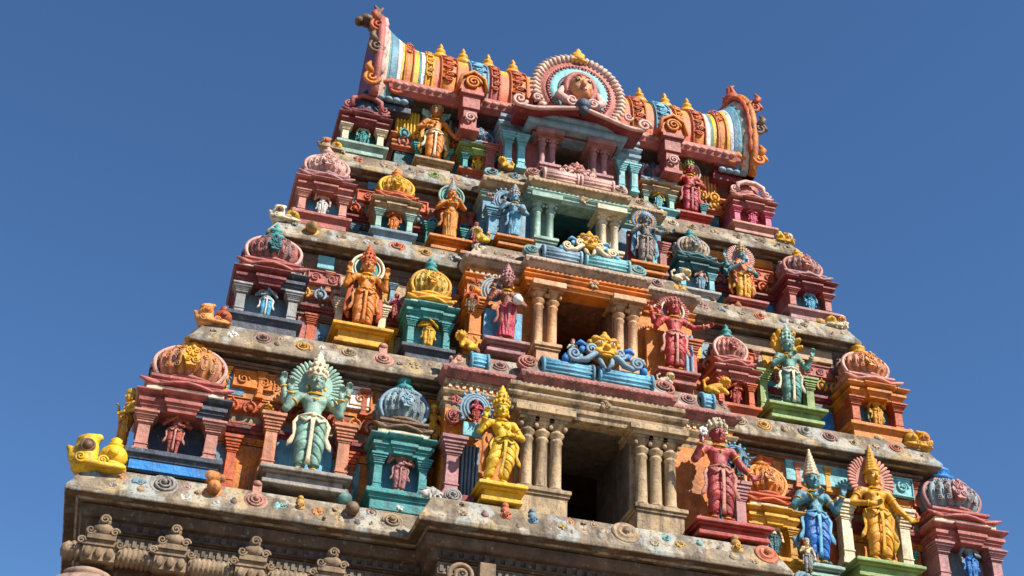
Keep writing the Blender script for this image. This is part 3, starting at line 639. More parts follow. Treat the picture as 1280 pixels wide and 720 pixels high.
for i, xs, y, z0, z1, r, mt in COLS:
    for x in xs: column(MB(), x, y, z0, z1, r).build('column', mt, PORCH[i], bevel=.006)
    g_ = .2 if i == 0 else .12; m = MB(); a, b = min(xs)-g_, max(xs)+g_; zt = z0; zb = LT[i]-.01
    m.box(a+.05, b-.05, y-.20, y+.5, zb, zt-.12).box(a+.02, b-.02, y-.23, y+.5, zt-.12, zt-.07).box(a, b, y-.26, y+.5, zt-.07, zt-.001); m.build('column_base', mt, PORCH[i], bevel=.01)
    m = MB(); m.box(a+.06, b-.06, y+.16, y+.5, zt, z1); m.build('column_backing', mt, PORCH[i])
    m = MB(); m.box(a, b, y-.2, y+.5, z1+.001, DZ1[i]+.0); m.box(a-.06, b+.06, y-.26, y+.4, DZ1[i]-.05, DZ1[i]+.06); m.build('capital_block', mt, PORCH[i], bevel=.01)
for i, cs in ((0,['ochre','aqua','peach','bluegrey']),(1,['bluegrey','cream','ochre','steel']),(2,['slate','teal','ochre','aqua']),):
    zz = LT[i]; tot = sum(l[1] for l in LAY[i]); k = (LZ[i+1]-.11-zz)/tot
    for kind, h, o, cn in LAY[i]:
        z0, z1 = zz, zz+h*k; zz = z1
        if kind != 'flat' or not .22 < z1-z0: continue
        x = -WHW[i]+.1
        while x < WHW[i]-.4:
            w_ = rnd.uniform(.25,.6)
            if (x+w_ < -BHW[i]-.05 or x > BHW[i]+.05) and rnd.random() < .5:
                m = MB(); m.box(x, x+w_, WY[i]-o-.012, WY[i]+.02, z0+.03, z1-.03)
                r_ = min(w_, z1-z0)*.26; xc, zc = x+w_/2, (z0+z1)/2
                m.spiral((xc-r_*.55,WY[i]-o-.015,zc), r_*.8, 1.6, .2, hand=1); m.spiral((xc+r_*.85,WY[i]-o-.015,zc+r_*.3), r_*.6, 1.6, .2, hand=-1)
                m.build('painted_panel', paint(C[rnd.choice(cs)], .8, .55, .4), WALL[i])
            x += w_+rnd.uniform(.1,.4)
# pilasters, panels, niche arches on the bays and walls
def pil(i, x, z0, z1, w, cn, y=None, par=None):
    bay = abs(x) < BHW[i]+.05; yy = (BY[i] if bay else WY[i])-.02 if y is None else y
    pilaster(MB(), x, yy, z0, z1, w, w*.9).build('pilaster', P(cn, grime=.45), par or (PORCH[i] if bay else WALL[i]), bevel=.008)
def panel(i, x0, x1, z0, z1, cn, y=None, name='panel', stripes=0, cs=None):
    bay = max(abs(x0),abs(x1)) < BHW[i]+.05; yy = (BY[i] if bay else WY[i]) if y is None else y
    m = MB(); m.box(x0, x1, yy-.035, yy+.05, z0, z1)
    if stripes:
        m.mi = 1; w = (x1-x0)/stripes
        for k in range(stripes): m.tube([(x0+w*(k+.5), yy-.05, z0+.01), (x0+w*(k+.5), yy-.05, z1-.01)], w*.33, 8)
    m.build(name, [P(cn, grime=.35), P(cs or cn, grime=.3)], PORCH[i] if bay else WALL[i], bevel=.008)
def relief(i, x0, x1, z0, z1, cn, y=None, cf=None):           # framed panel with carved scrolls
    yy = WY[i]-.06 if y is None else y; m = MB(); m.box(x0, x1, yy-.03, yy+.05, z0, z1)
    f = .025; m.tube([(x0+f,yy-.04,z0+f),(x1-f,yy-.04,z0+f),(x1-f,yy-.04,z1-f),(x0+f,yy-.04,z1-f)], f*.8, 6, closed=True)
    r = (z1-z0)*.30; n = max(1, int((x1-x0-.1)/(r*2.15)))
    for k in range(n): m.spiral((x0+(x1-x0)*(k+.5)/n, yy-.035, (z0+z1)/2), r, 1.7, .2, hand=(-1)**k, a0=k)
    m.build('relief_panel', P(cn, grime=.4), WALL[i], bevel=.008)
def arch(i, x, z, r, c1, c2, y=None, spikes=True):            # horseshoe niche arch with scalloped rim
    yy = BY[i]-.06 if y is None else y; m = MB()
    for k in range(3):
        rr = r*(1-.2*k); m.tube([(x+rr*math.cos(a), yy-.02*k, z+rr*1.15*math.sin(a)) for a in np.linspace(R(-50),R(230),26)], r*.11, 8)
    if spikes:
        for k in range(13):
            a = R(-40)+R(260)*k/12; m.tube([(x+r*math.cos(a),yy,z+r*1.15*math.sin(a)),(x+r*1.2*math.cos(a),yy-.02,z+r*1.38*math.sin(a)),(x+r*1.32*math.cos(a),yy+.02,z+r*1.5*math.sin(a))], [r*.1,r*.12,r*.04], 7)
    m.mi = 1; m.plate([(x+r*.58*math.cos(a), z+r*.7*math.sin(a)) for a in np.linspace(0,2*PI,24,endpoint=False)], yy-.0, yy+.04)
    m.build('niche_arch', [P(c1, grime=.3), P(c2, grime=.3)], PORCH[i])
# storey one
for x, c in ((-5.17,'pink'),(-4.02,'pink')): pil(0, x, 11.46, 12.50, .22, 'salmon', .62)
panel(0, -5.05, -4.15, 11.3, 12.4, 'skyblue', .82); 
pil(0, -5.72, 11.20, 12.15, .17, 'terracotta'); pil(0, -3.84, 11.2, 12.2, .14, 'terracotta')
pil(0, -2.36, 11.28, 12.32, .24, 'mauve', .1); panel(0, -2.44, -2.02, 11.05, 11.28, 'maroon', -.12); panel(0, -2.2, -1.9, 11.25, 12.3, 'slate', None, 'striped_panel', 5, 'steel')
arch(0, -2.06, 12.85, .24, 'steel', 'slate', -.05); panel(0, -2.24, -1.86, 12.36, 12.6, 'aqua', -.03)
rosette(PORCH[0], -2.38, 0, 12.95, .13, P('rose'), 'leaf', 0); rosette(PORCH[0], -2.4, 0, 12.68, .13, P('rose'), 'spiral', 0)
relief(0, -5.9, -5.2, 13.02, 13.35, 'orange'); relief(0, -4.0, -3.6, 13.02, 13.35, 'orange'); panel(0, -4.05, -3.65, 12.98, 13.4, 'white', .83)
panel(0, 2.05, 2.42, 11.2, 12.4, 'dteal', None, 'striped_panel', 3, 'aqua'); pil(0, 2.50, 11.25, 12.35, .20, 'mauve', .08); 
arch(0, 2.42, 12.75, .22, 'bluegrey', 'slate', -.02)
panel(0, 3.75, 6.1, 13.0, 13.42, 'aqua', .83); panel(0, 2.6, 3.7, 11.2, 12.1, 'ochre', .88); panel(0, 4.35, 4.75, 11.2, 12.2, 'terracotta', .88)
for x in (4.68, 5.78): pil(0, x, 11.46, 12.62, .22, 'cream', .62)
pil(0, 6.02, 11.2, 12.0, .14, 'teal'); relief(0, 5.75, 6.2, 13.0, 13.4, 'aqua', .80)
# storey two
for x, c in ((-4.28,'cream'),(-3.52,'cream')): pil(1, x, 14.55, 15.30, .15, c, 1.28)
panel(1, -4.25, -3.55, 14.3, 15.4, 'maroon', 1.46); pil(1, -4.72, 14.35, 15.0, .15, 'terracotta'); pil(1, -3.30, 14.35, 15.0, .13, 'ochre'); panel(1, -4.95, -4.6, 14.3, 14.95, 'rose', 1.47)
relief(1, -4.9, -4.3, 15.62, 15.92, 'rose', 1.42); panel(1, -4.75, -4.45, 15.98, 16.25, 'aqua', 1.42); panel(1, -2.95, -2.5, 15.6, 16.15, 'cream', 1.44); panel(1, -2.48, -2.2, 15.6, 16.15, 'bluegrey', 1.44)
pil(1, -2.0, 14.5, 15.42, .24, 'orange', .72); panel(1, -1.84, -1.15, 14.45, 15.3, 'skyblue', .70); arch(1, -1.68, 15.62, .25, 'grey', 'bluegrey', .62)
rosette(PORCH[1], -2.02, .68, 15.75, .13, P('terracotta'), 'leaf', 0); rosette(PORCH[1], -2.02, .68, 15.52, .11, P('orange'), 'ball', 0)
panel(1, 1.15, 1.5, 14.45, 15.5, 'orange', .70); panel(1, 1.85, 2.05, 14.45, 15.5, 'steel', .70, 'striped_panel', 2, 'steel'); pil(1, 2.02, 14.5, 15.4, .2, 'terracotta', .75)
for x in (3.62, 4.55): pil(1, x, 14.52, 15.38, .18, 'green', 1.24)
panel(1, 3.65, 4.5, 14.3, 15.35, 'aqua', 1.45); relief(1, 4.55, 5.25, 15.58, 15.86, 'rose', 1.42); relief(1, 3.2, 3.6, 15.58, 15.86, 'terracotta', 1.42); panel(1, 4.65, 5.1, 14.3, 14.9, 'blue', 1.46); pil(1, 4.85, 14.3, 14.95, .13, 'bluegrey'); panel(1, 2.9, 5.2, 15.95, 16.2, 'palebrown', 1.43)
# storey three
for x, c in ((-2.72,'teal'),(-2.02,'teal')): pil(2, x, 17.15, 17.72, .15, c, 1.88)
panel(2, -2.7, -2.0, 16.9, 17.8, 'dteal', 2.06); relief(2, -4.15, -3.7, 18.05, 18.33, 'terracotta', 2.02); relief(2, -3.1, -2.75, 18.05, 18.33, 'terracotta', 2.02); panel(2, -3.95, -3.6, 18.38, 18.55, 'bluegrey', 2.02); panel(2, -2.55, -1.9, 18.36, 18.55, 'slate', 2.02); pil(2, -4.1, 16.95, 17.5, .12, 'bluegrey')
pil(2, -1.66, 17.1, 17.85, .2, 'bluegrey', 1.22); panel(2, -1.52, -1.02, 17.0, 17.85, 'steel', 1.23); arch(2, -1.46, 18.05, .21, 'steel', 'slate', 1.14); rosette(PORCH[2], -1.68, 1.2, 18.12, .13, P('rose'), 'leaf', 0)
panel(2, 1.0, 1.2, 17.0, 18.0, 'maroon', 1.23); panel(2, 1.22, 1.7, 17.0, 17.9, 'aqua', 1.23); pil(2, 1.7, 17.05, 17.8, .16, 'rose', 1.2)
panel(2, 3.2, 3.85, 17.0, 17.8, 'dteal', 2.06); relief(2, 3.9, 4.4, 18.0, 18.3, 'terracotta', 2.02); relief(2, 2.85, 3.2, 18.0, 18.3, 'terracotta', 2.02); panel(2, 3.95, 4.35, 16.95, 17.5, 'blue', 2.06); panel(2, 2.6, 4.4, 18.36, 18.55, 'orange', 2.02)
# storey four
panel(3, -3.5, -3.02, 20.2, 20.75, 'ochre', 2.36, 'striped_panel', 7, 'yellow'); panel(3, -2.98, -2.35, 20.2, 20.75, 'teal', 2.36, 'striped_panel', 7, 'greygreen'); panel(3, -1.6, -1.45, 20.2, 20.75, 'slate', 2.36); panel(3, -2.3, -1.5, 20.2, 20.6, 'maroon', 2.36, 'striped_panel', 9, 'steel')
for x in (-3.0, -2.42): pil(3, x, 19.3, 19.9, .14, 'teal', 2.28)
panel(3, 1.5, 2.2, 20.15, 20.7, 'skyblue', 2.36, 'striped_panel', 9, 'white'); panel(3, 2.95, 3.4, 20.15, 20.7, 'orange', 2.36, 'striped_panel', 6, 'peach'); pil(3, 2.35, 19.3, 19.9, .13, 'teal', 2.28); pil(3, 3.05, 19.3, 19.85, .13, 'teal', 2.28)
for x in (-1.32,-1.05): pil(3, x, 19.3, 20.15, .17, 'aqua', 1.68)
for x in (1.05,1.32): pil(3, x, 19.3, 20.0, .15, 'aqua', 1.68)
pil(3, -1.62, 19.3, 19.95, .2, 'rose', 1.95)

# --------------------------------------------------------------- roof
roof_y, roof_z, RY, RZ = 3.06, 21.57, 1.13, 1.10
def arc(x, sy=1., sz=1., n=26, dz=0.):
    a0, a1 = R(-35), R(215)
    return [(x, roof_y - RY*sy*math.cos(a0+(a1-a0)*k/n), roof_z+dz+RZ*sz*math.sin(a0+(a1-a0)*k/n)) for k in range(n+1)]
def skin(m, secs):
    n = len(secs[0]); V = [p for s in secs for p in s]; F = [(i*n+k, (i+1)*n+k, (i+1)*n+k+1, i*n+k+1) for i in range(len(secs)-1) for k in range(n-1)]
    o = m.smooth; m.smooth = True; m.add(V, F); m.smooth = o
def two_tone(name, top, low, z0, z1):
    mt = paint(top, .35, .5, .25, 1.0, name); t = mt.node_tree
    if 'tt' in mt: return mt
    mt['tt'] = 1; N = t.nodes; L = t.links; b = N['Principled BSDF']; src = b.inputs['Base Color'].links[0].from_socket
    geo = N.new('ShaderNodeNewGeometry'); sp = N.new('ShaderNodeSeparateXYZ'); L.new(geo.outputs['Position'], sp.inputs[0])
    nz = N.new('ShaderNodeTexNoise'); nz.inputs['Scale'].default_value = 3.; ad = N.new('ShaderNodeMath'); ad.operation = 'ADD'; L.new(sp.outputs[2], ad.inputs[0])
    ml = N.new('ShaderNodeMath'); ml.operation = 'MULTIPLY'; ml.inputs[1].default_value = .35; L.new(nz.outputs[0], ml.inputs[0]); L.new(ml.outputs[0], ad.inputs[1])
    mr = N.new('ShaderNodeMapRange'); mr.inputs[1].default_value = z0; mr.inputs[2].default_value = z1; L.new(ad.outputs[0], mr.inputs[0])
    lo = N.new('ShaderNodeMix'); lo.data_type = 'RGBA'; lo.blend_type = 'MIX'; L.new(mr.outputs[0], lo.inputs[0]); lo.inputs[6].default_value = (*low,1); L.new(src, lo.inputs[7])
    L.new(lo.outputs[2], b.inputs['Base Color']); return mt
m = MB(); skin(m, [arc(x) for x in np.linspace(-3.3, 3.5, 12)])
roof = m.build('roof', two_tone('roof_paint', C['yellow'], (.58,.15,.07), 22.05, 22.5), tower)
eave_path = [(-3.72,1.95),(3.78,1.95),(3.78,4.4),(-3.72,4.4)]
m = MB(); m.sweep(eave_path, [(-.5,20.90),(-.06,20.86),(.05,20.93),(.09,21.05),(.06,21.17),(-.02,21.25),(-.3,21.30)], True, True, True); eave = m.build('eave', P('rose', grime=.35), roof, bevel=.01)
m = MB(); m.T = Matrix.Translation((-3.7,1.88,21.05)) @ Matrix.Rotation(PI/2,4,'Y')
m.lathe([q for k in range(44) for q in ((.018,.168*k),(.05,.168*k+.035),(.062,.168*k+.084),(.05,.168*k+.13))], 10); m.build('beading', P('pink', grime=.3), eave)
m = MB(); m.sweep(eave_path, [(-.9,20.55),(-.45,20.6),(-.40,20.75),(-.12,20.84)], True, True); m.build('soffit', paint((.06,.035,.03), .6, .8), eave)  # deep shade under the eave painted into the soffit colour
PANELS = [(-2.55,.36,'orange','terracotta'),(-1.72,.40,'steel','bluegrey'),(-1.36,.22,'rose','terracotta'),(-.75,.36,'terracotta','orange'),(-.30,.40,'steel','bluegrey'),(.0,.0,'rose','rose'),(1.60,.36,'orange','terracotta'),(2.18,.42,'steel','bluegrey'),(2.55,.2,'rose','orange'),(2.98,.34,'orange','terracotta'),(-2.98,.24,'ochre','ochre')]
PANELS = [(-2.56,.40,'orange','terracotta'),(-1.93,.42,'steel','bluegrey'),(-1.58,.24,'rose','terracotta'),(-1.08,.40,'orange','terracotta'),(-.62 if False else -1.0+.0,0,'rose','rose'),(1.55,.36,'orange','terracotta'),(2.10,.40,'steel','bluegrey'),(2.46,.2,'rose','orange'),(2.90,.34,'orange','terracotta'),(-2.98,.20,'ochre','ochre')]
for x, w, c1, c2 in PANELS:
    if not w: continue
    m = MB(); skin(m, [arc(x-w/2,1.0,1.0), arc(x-w/2,1.02,1.018), arc(x+w/2,1.02,1.018), arc(x+w/2,1.0,1.0)])
    m.mi = 1
    for dx in (-w/2+.035, w/2-.035): m.tube(arc(x+dx,1.03,1.028), .022, 6)
    m.mi = 2; A = arc(x,1.035,1.03,60)
    for q in range(8, 30, 4):
        p, p2 = Vector(A[q]), Vector(A[q+1]); dz = (p2-p).normalized(); X_ = Vector((1,0,0)); nn = X_.cross(dz)
        if nn.y > 0: nn = -nn
        for h_ in (-1,1):                                     # paired scrolls carved into each panel
            m.tube([p+dz*(h_*.07+.055*(1-.8*u)*math.sin(9*u))+X_*(h_*.05*w+.30*w*(1-.75*u)*math.cos(9*u)*h_)+nn*.008 for u in np.linspace(0,1,16)], [.022*(1-.4*u) for u in np.linspace(0,1,16)], 6)
        m.tube([p+dz*.125-X_*(.36*w), p+dz*.14, p+dz*.125+X_*(.36*w)], .014, 6)
    m.build('roof_panel', [P(c1, grime=.3), P(c2, grime=.3), P(c2 if c1 != 'steel' else 'skyblue', grime=.3)], roof)
for x in (-2.62,-2.12,-1.56,-1.0,1.28,1.92,2.52,3.05):
    m = MB(); m.lathe([(.10,-.06),(.16,-.03),(.17,.02),(.09,.06),(.06,.08),(.13,.12),(.155,.18),(.12,.25),(.06,.285),(.05,.30),(.085,.33),(.08,.37),(.035,.41),(.03,.44),(.045,.46),(.02,.52),(0,.56)], 18)
    m.build('finial', P('gold', grime=.35, chips=.1, rough=.35), roof, loc=(x, roof_y-.15, roof_z+RZ-.03), scale=(1.35,1.35,1.3))
# flared gable ends
def gable(sd):
    x0 = 3.05 if sd > 0 else -3.05
    def band(a, b, c, name='gable_band'):  # noqa
        m = MB(); secs = []
        for t in np.linspace(a, b, 7):
            q = t**2.0; secs.append(arc(x0+sd*1.0*t, 1.02+.18*q, 1.02+.58*q, dz=.08*q))
        skin(m, [arc(x0+sd*1.0*a, .98+.18*a**2, .98+.56*a**2, dz=.08*a*a)]+secs+[arc(x0+sd*1.0*b, .98+.18*b**2, .98+.56*b**2, dz=.08*b*b)]); return m.build(name, P(c, grime=.6, chips=.5), roof)
    m = MB()                                                  # carved scrolls on the yellow band of the flare
    A = arc(x0+sd*.36,1.06,1.10,60)
    for q in range(14, 34, 3):
        p = A[q]; m.tube([(p[0]+.07*math.cos(7*u)*(1-.7*u), p[1]-.02, p[2]+.07*math.sin(7*u)*(1-.7*u)) for u in np.linspace(0,1,14)], .016, 6)
    m.tube([(x0+sd*.27,p[1],p[2]) for p in arc(0,1.05,1.075)], .018, 6).tube([(x0+sd*.45,p[1],p[2]) for p in arc(0,1.07,1.12)], .018, 6)
    m.build('relief', P('terracotta', grime=.4), roof)
    for a, b, c in ((0,.10,'white'),(.10,.15,'teal'),(.15,.30,'yellow'),(.30,.42,'orange'),(.42,.52,'yellow'),(.52,.60,'white'),(.60,.76,'bluegrey'),(.76,.80,'teal'),(.80,.93,'petal')): band(a, b, c)
    xg = x0+sd*.93; m = MB(); sec_o = [(p[1],p[2]) for p in arc(0,1.18,1.57,30,dz=.08)]; sec_i = [(p[1],p[2]) for p in arc(0,.5,.5,30)]
    t = .16; V = []; n = len(sec_o)
    for X in (xg, xg+sd*t): V += [(X,y,z) for y,z in sec_o]
    F = [tuple(range(n)), tuple(range(2*n-1,n-1,-1))]+[(k,k+1,k+1+n,k+n) for k in range(n-1)]
    m.add(V, F); gb = m.build('gable', P('maroon', grime=.4), roof, bevel=.02)
    m = MB(); A = arc(xg+sd*.08,1.21,1.60,40,dz=.08)
    m.tube(A, .085, 8); m.build('gable_rim', P('rose' if sd < 0 else 'orange', grime=.3), gb)
    m = MB(); Q = [(p[0]-sd*.075, p[1]-.03, p[2]) for p in arc(xg+sd*.08,1.18,1.58,120,dz=.08)][8:-8]
    m.tube(Q, [.045+.04*abs(math.sin(.55*k)) for k in range(len(Q))], 8, .7); m.build('gable_beading', P('palepink' if sd < 0 else 'terracotta', grime=.3), gb)
    # carved beast head over the crest and curls down the edge
    m = Sculpt(); cx, cy, cz = xg+sd*.12, roof_y-.25, roof_z+RZ*1.60
    m.ell((cx,cy,cz+.10), (.20,.26,.2)).ell((cx+sd*.22,cy-.1,cz+.02), (.17,.18,.12)).ell((cx+sd*.36,cy-.12,cz-.06), (.10,.12,.10)).cap((cx,cy,cz+.2),(cx-sd*.05,cy,cz+.45),.10,.06).cap((cx-sd*.05,cy,cz+.45),(cx+sd*.06,cy-.02,cz+.58),.06,.03)
    for q in (-1,1): m.cap((cx,cy+q*.14,cz+.22),(cx-sd*.10,cy+q*.2,cz+.38),.07,.03,.02).ell((cx+sd*.12,cy+q*.13,cz+.18),(.06,.06,.06),.01)
    V, F = m.mesh(.025); obj_np('beast_head', V, F, P('brown' if sd < 0 else 'terracotta', grime=.3), gb)
    for k, (q, cn) in enumerate(((.27,'terracotta'),(.16,'brown'),(.06,'orange'))):
        p = A[int(q*40)]; m = MB(); m.T = Matrix.Translation((p[0]+sd*.10,p[1]-.02,p[2])); m.spiral((0,0,0), .17, 1.8, .3, hand=sd); m.tube([(0,.0,.1),(sd*.1,-.05,.25),(sd*.05,0,.4)], [.09,.07,.03], 8); m.build('scroll', P(cn, grime=.3), gb)
gable(-1); gable(1)
for sd in (-1,1):                                             # corbelled block carrying each gable
    m = MB(); x0, x1 = sorted((sd*3.25, sd*3.98))
    m.box(x0, x1, 2.10, 4.2, 20.52, 20.66).box(x0+.04, x1-.04, 2.14, 4.2, 20.66, 20.80).box(x0-.02, x1+.02, 2.02, 4.25, 20.80, 20.93)
    m.build('corbel', P('slate' if sd < 0 else 'maroon', grime=.4), roof, bevel=.015)
    m = MB()
    for k, (dx, zz, rr) in enumerate(((.18,21.02,.17),(.46,20.98,.13),(.62,21.2,.11))): m.spiral((sd*(3.45+dx),1.96,zz), rr, 1.8, .28, hand=sd*(-1)**k); m.ball((sd*(3.45+dx),1.98,zz), rr*.5, 10, 7)
    m.tube([(sd*3.5,2.0,20.95),(sd*3.75,1.92,21.1),(sd*4.0,1.95,20.98),(sd*4.12,2.05,21.15)], [.06,.09,.08,.03], 8); m.build('foot_scroll', P('orange' if sd > 0 else 'terracotta', grime=.4), roof)
    m = MB()
    for k in range(4): m.ball((sd*(3.42+.16*k),2.02,20.72), (.09,.07,.06), 10, 7)
    m.tube([(sd*3.38,2.04,20.72),(sd*3.95,2.04,20.72)], .045, 8); m.build('beading', P('steel', grime=.4), roof)
# dormers on the eave
for x, c1, c2 in ((-2.12,'rose','terracotta'),(2.18,'rose','terracotta')):
    m = MB(); m.box(x-.18, x+.18, 1.66, 2.1, 20.62, 20.95).box(x-.24, x+.24, 1.60, 2.1, 20.95, 21.05).box(x-.14, x+.14, 1.70, 2.1, 20.15, 20.62).box(x-.2, x+.2, 1.66, 2.1, 20.06, 20.15)
    d = m.build('dormer', P(c1, grime=.3), roof, bevel=.012); m = MB()
    m.plate([(x-.30,21.06),(x+.30,21.06),(x+.32,21.2),(x+.22,21.4),(x,21.56),(x-.22,21.4),(x-.32,21.2)], 1.64, 1.95); m.build('dormer_gable', P(c2, grime=.3), d, bevel=.02)
    m = MB(); m.spiral((x,1.62,21.26), .17, 2, .22); m.tube([(x-.30,1.62,21.08),(x-.24,1.6,21.38),(x,1.6,21.54),(x+.24,1.6,21.38),(x+.30,1.62,21.08)], .04, 8); m.build('scroll', P('orange', grime=.3), d)
    m = MB(); m.spiral((x,1.66,20.38), .12, 1.8, .24); m.build('scroll', P('palepink', grime=.3), d)
# central medallion
my, mz, mr = 1.30, 21.27, .83
m = MB(); m.T = Matrix.Translation((0,my,mz)) @ Matrix.Rotation(PI/2,4,'X') 
m.lathe([(mr*1.06,-.30),(mr*1.06,-.02),(mr,.03),(mr*.9,.02),(mr*.86,.06),(mr*.80,.02)], 48); med = m.build('medallion', P('rose', grime=.3), tower)
def ringm(r0, r1, y0, y1, n=48):
    m = MB(); m.T = Matrix.Translation((0,my,mz)) @ Matrix.Rotation(PI/2,4,'X'); m.lathe([(r0,y0),(r1,y0),(r1,y1),((r0+r1)/2,y1+.03),(r0,y1)], n); return m
ringm(.40, mr*.80, -.05, .05).build('inner_ring', P('aqua', grime=.25), med)
m = MB()
for k in range(54):
    a = 2*PI*k/54
    if R(238) < a < R(302): continue
    d = Vector((math.cos(a),0,math.sin(a))); o = Vector((0,my,mz))
    m.tube([o+d*mr*.98+Vector((0,-.02,0)), o+d*mr*1.12+Vector((0,-.07,0)), o+d*mr*1.24+Vector((0,-.01,0))], [.035,.058,.02], 7, .7)
m.build('petal_ring', P('petal', grime=.35), med)
m = MB()
for k in range(60): a = 2*PI*k/60; m.ball((mr*.80*math.cos(a), my-.07, mz+mr*.80*math.sin(a)), (.03,.025,.03), 7, 5)
for k in range(40): a = 2*PI*k/40; d = Vector((math.cos(a),0,math.sin(a))); m.tube([Vector((0,my-.05,mz))+d*.57, Vector((0,my-.07,mz))+d*.64], [.008,.017], 6)
m.build('bead_ring', P('rose', grime=.2), med)
m = MB(); m.T = Matrix.Translation((0,my,mz)) @ Matrix.Rotation(PI/2,4,'X'); m.lathe([(.46,-.06),(.46,.065),(.43,.085),(.40,.07)], 36); m.build('recess', P('slate', grime=.3), med)
f = Sculpt(); f.ell((0,my-.20,mz-.02), (.235,.20,.30)).ell((0,my-.27,mz-.2), (.15,.14,.12)).cap((0,my-.38,mz+.06),(0,my-.44,mz-.10),.025,.05,.02).ell((0,my-.38,mz-.195),(.07,.03,.02),.01).ell((0,my-.37,mz-.235),(.055,.03,.022),.01)
for q in (-1,1): f.ell((q*.11,my-.33,mz-.1),(.07,.05,.06)).ell((q*.25,my-.14,mz-.05),(.04,.07,.12),.01).ell((q*.1,my-.36,mz+.10),(.09,.03,.02),.02)
f.cap((0,my-.15,mz-.28),(0,my-.1,mz-.45),.10,.12)
V, F = f.mesh(.02); obj_np('face', V, F, paint((.64,.27,.11), .25, .4, .1), med)
for q in (-1,1):
    e = MB(); e.mi = 1; e.ball((q*.1,my-.365,mz+.045), (.078,.035,.030), 12, 8); e.mi = 0; e.ball((q*.1,my-.378,mz+.042), (.06,.03,.018), 12, 8); e.mi = 1; e.ball((q*.1,my-.40,mz+.043), (.022,.012,.019), 10, 6); e.tube([(q*.03,my-.385,mz+.115),(q*.1,my-.385,mz+.15),(q*.19,my-.32,mz+.11)], [.008,.013,.006], 6)
    e.build('eye', [P('cream', grime=.05, chips=0), P('black', grime=0, chips=0)], med)
m = MB(); m.ball((0,my-.40,mz-.20), (.075,.022,.018), 12, 6); m.ball((0,my-.39,mz-.228), (.06,.022,.018), 12, 6); m.build('lips', P('maroon', grime=.1), med)
m = MB()
m.tube([(.30*math.cos(a), my-.14, mz+.02+.36*math.sin(a)) for a in np.linspace(R(-50),R(230),30)], .075, 9)
m.build('hair', P('rose', grime=.3), med)
m = MB()
for q in (-1,1):
    m.tube([(q*.36,my-.12,mz-.02),(q*.46,my-.18,mz-.28),(q*.30,my-.24,mz-.46),(q*.05,my-.26,mz-.50)], [.05,.09,.10,.07], 9); m.spiral((q*.22,my-.30,mz-.48), .13, 1.7, .3, hand=q)
m.build('collar', P('palepink', grime=.3), med)
m = MB(); m.T = Matrix.Translation((0,my,mz+mr*1.02)) @ Matrix.Diagonal((.72,.72,.72,1)) @ Matrix.Translation((0,-my,-mz-mr*1.02)); m.lathe([(.30,0),(.34,.05),(.24,.14),(.14,.2),(.19,.26),(.2,.33),(.12,.40),(.06,.44),(.09,.49),(.03,.56),(0,.6)], 18, (0,my+.02,mz+mr*1.02), sq=(1,.55)); m.ball((0,my-.12,mz+mr*1.02+.1), (.14,.07,.1)); m.build('crest', P('ochre', grime=.3), med)
m = MB()                                                      # winged awning under the medallion
for q in (-1,1):
    secs = []
    for t in np.linspace(0,1,12):
        x = q*(.02+1.28*t); zz = 20.62-.30*t+.55*max(0,t-.72)**1.3; yy = 1.0+.05*t
        secs.append([(x,yy+.55,zz+.30),(x,yy+.2,zz+.26),(x,yy,zz+.10),(x,yy-.06,zz-.02),(x,yy+.02,zz-.06),(x,yy+.3,zz-.04),(x,yy+.6,zz)])
    skin(m, secs)
    for e in (secs[0],secs[-1]): m.add(e, [tuple(range(7))])
m.build('awning', P('maroon', grime=.3), med)
m = MB()
for q in (-1,1):
    m.tube([(q*(.02+1.28*t), .94+.05*t, 20.62-.30*t+.55*max(0,t-.72)**1.3-.03) for t in np.linspace(0,1,14)], .045, 8); m.spiral((q*1.3,.98,20.50), .15, 1.6, .28, hand=q); m.spiral((q*.95,.95,20.62), .10, 1.5, .3, hand=-q)
m.build('awning_edge', P('palepink', grime=.3), med)
m = MB(); m.ball((0,.92,20.66), (.16,.13,.15), 16, 10); m.ball((0,.88,20.48), (.10,.1,.1)); m.build('boss', P('slate', grime=.3), med)
m = MB(); m.sweep([(-.98,1.9),(-.98,1.28),(.98,1.28),(.98,1.9)], [(-.2,20.24),(.02,20.24),(.06,20.3),(.06,20.36),(.0,20.38),(.1,20.44),(.1,20.5),(-.3,20.5)], False, True, True); m.build('lintel', P('steel', grime=.3), med, bevel=.01)
m = MB(); m.box(-.9, .9, 1.45, 2.6, 20.2, 21.3); m.build('backing', P('maroon'), med)

# --------------------------------------------------------------- base storey under the lowest ledge
def base_path(o=0.):
    return [(-7.55+o,.45),(-2.6,.45),(-2.6,-.30),(2.6,-.30),(2.6,.45),(7.55,.45),(7.55,DEP-.45),(-7.55,DEP-.45)]
BR = paint((.13,.08,.05), .6, .8, .4, 1, 'stone'); BR2 = paint((.27,.185,.11), .6, .8, .4, 1, 'stone')
m = MB(); m.sweep(base_path(), [(-.15,0),(-.15,.9),(.1,.95),(.1,1.2),(-.25,1.3),(-.25,8.9)], True); base = m.build('base', P('rose', grime=.5), tower)
m = MB(); m.sweep(base_path(), [(-.30,9.35),(-.06,9.40),(-.02,9.62),(-.14,9.66),(-.14,9.86),(-.08,9.88),(-.06,10.06),(.05,10.08),(.08,10.24),(.16,10.26),(.20,10.36),(.2,10.43),(-.1,10.44)], True); m.build('frieze', BR, base, bevel=.012)
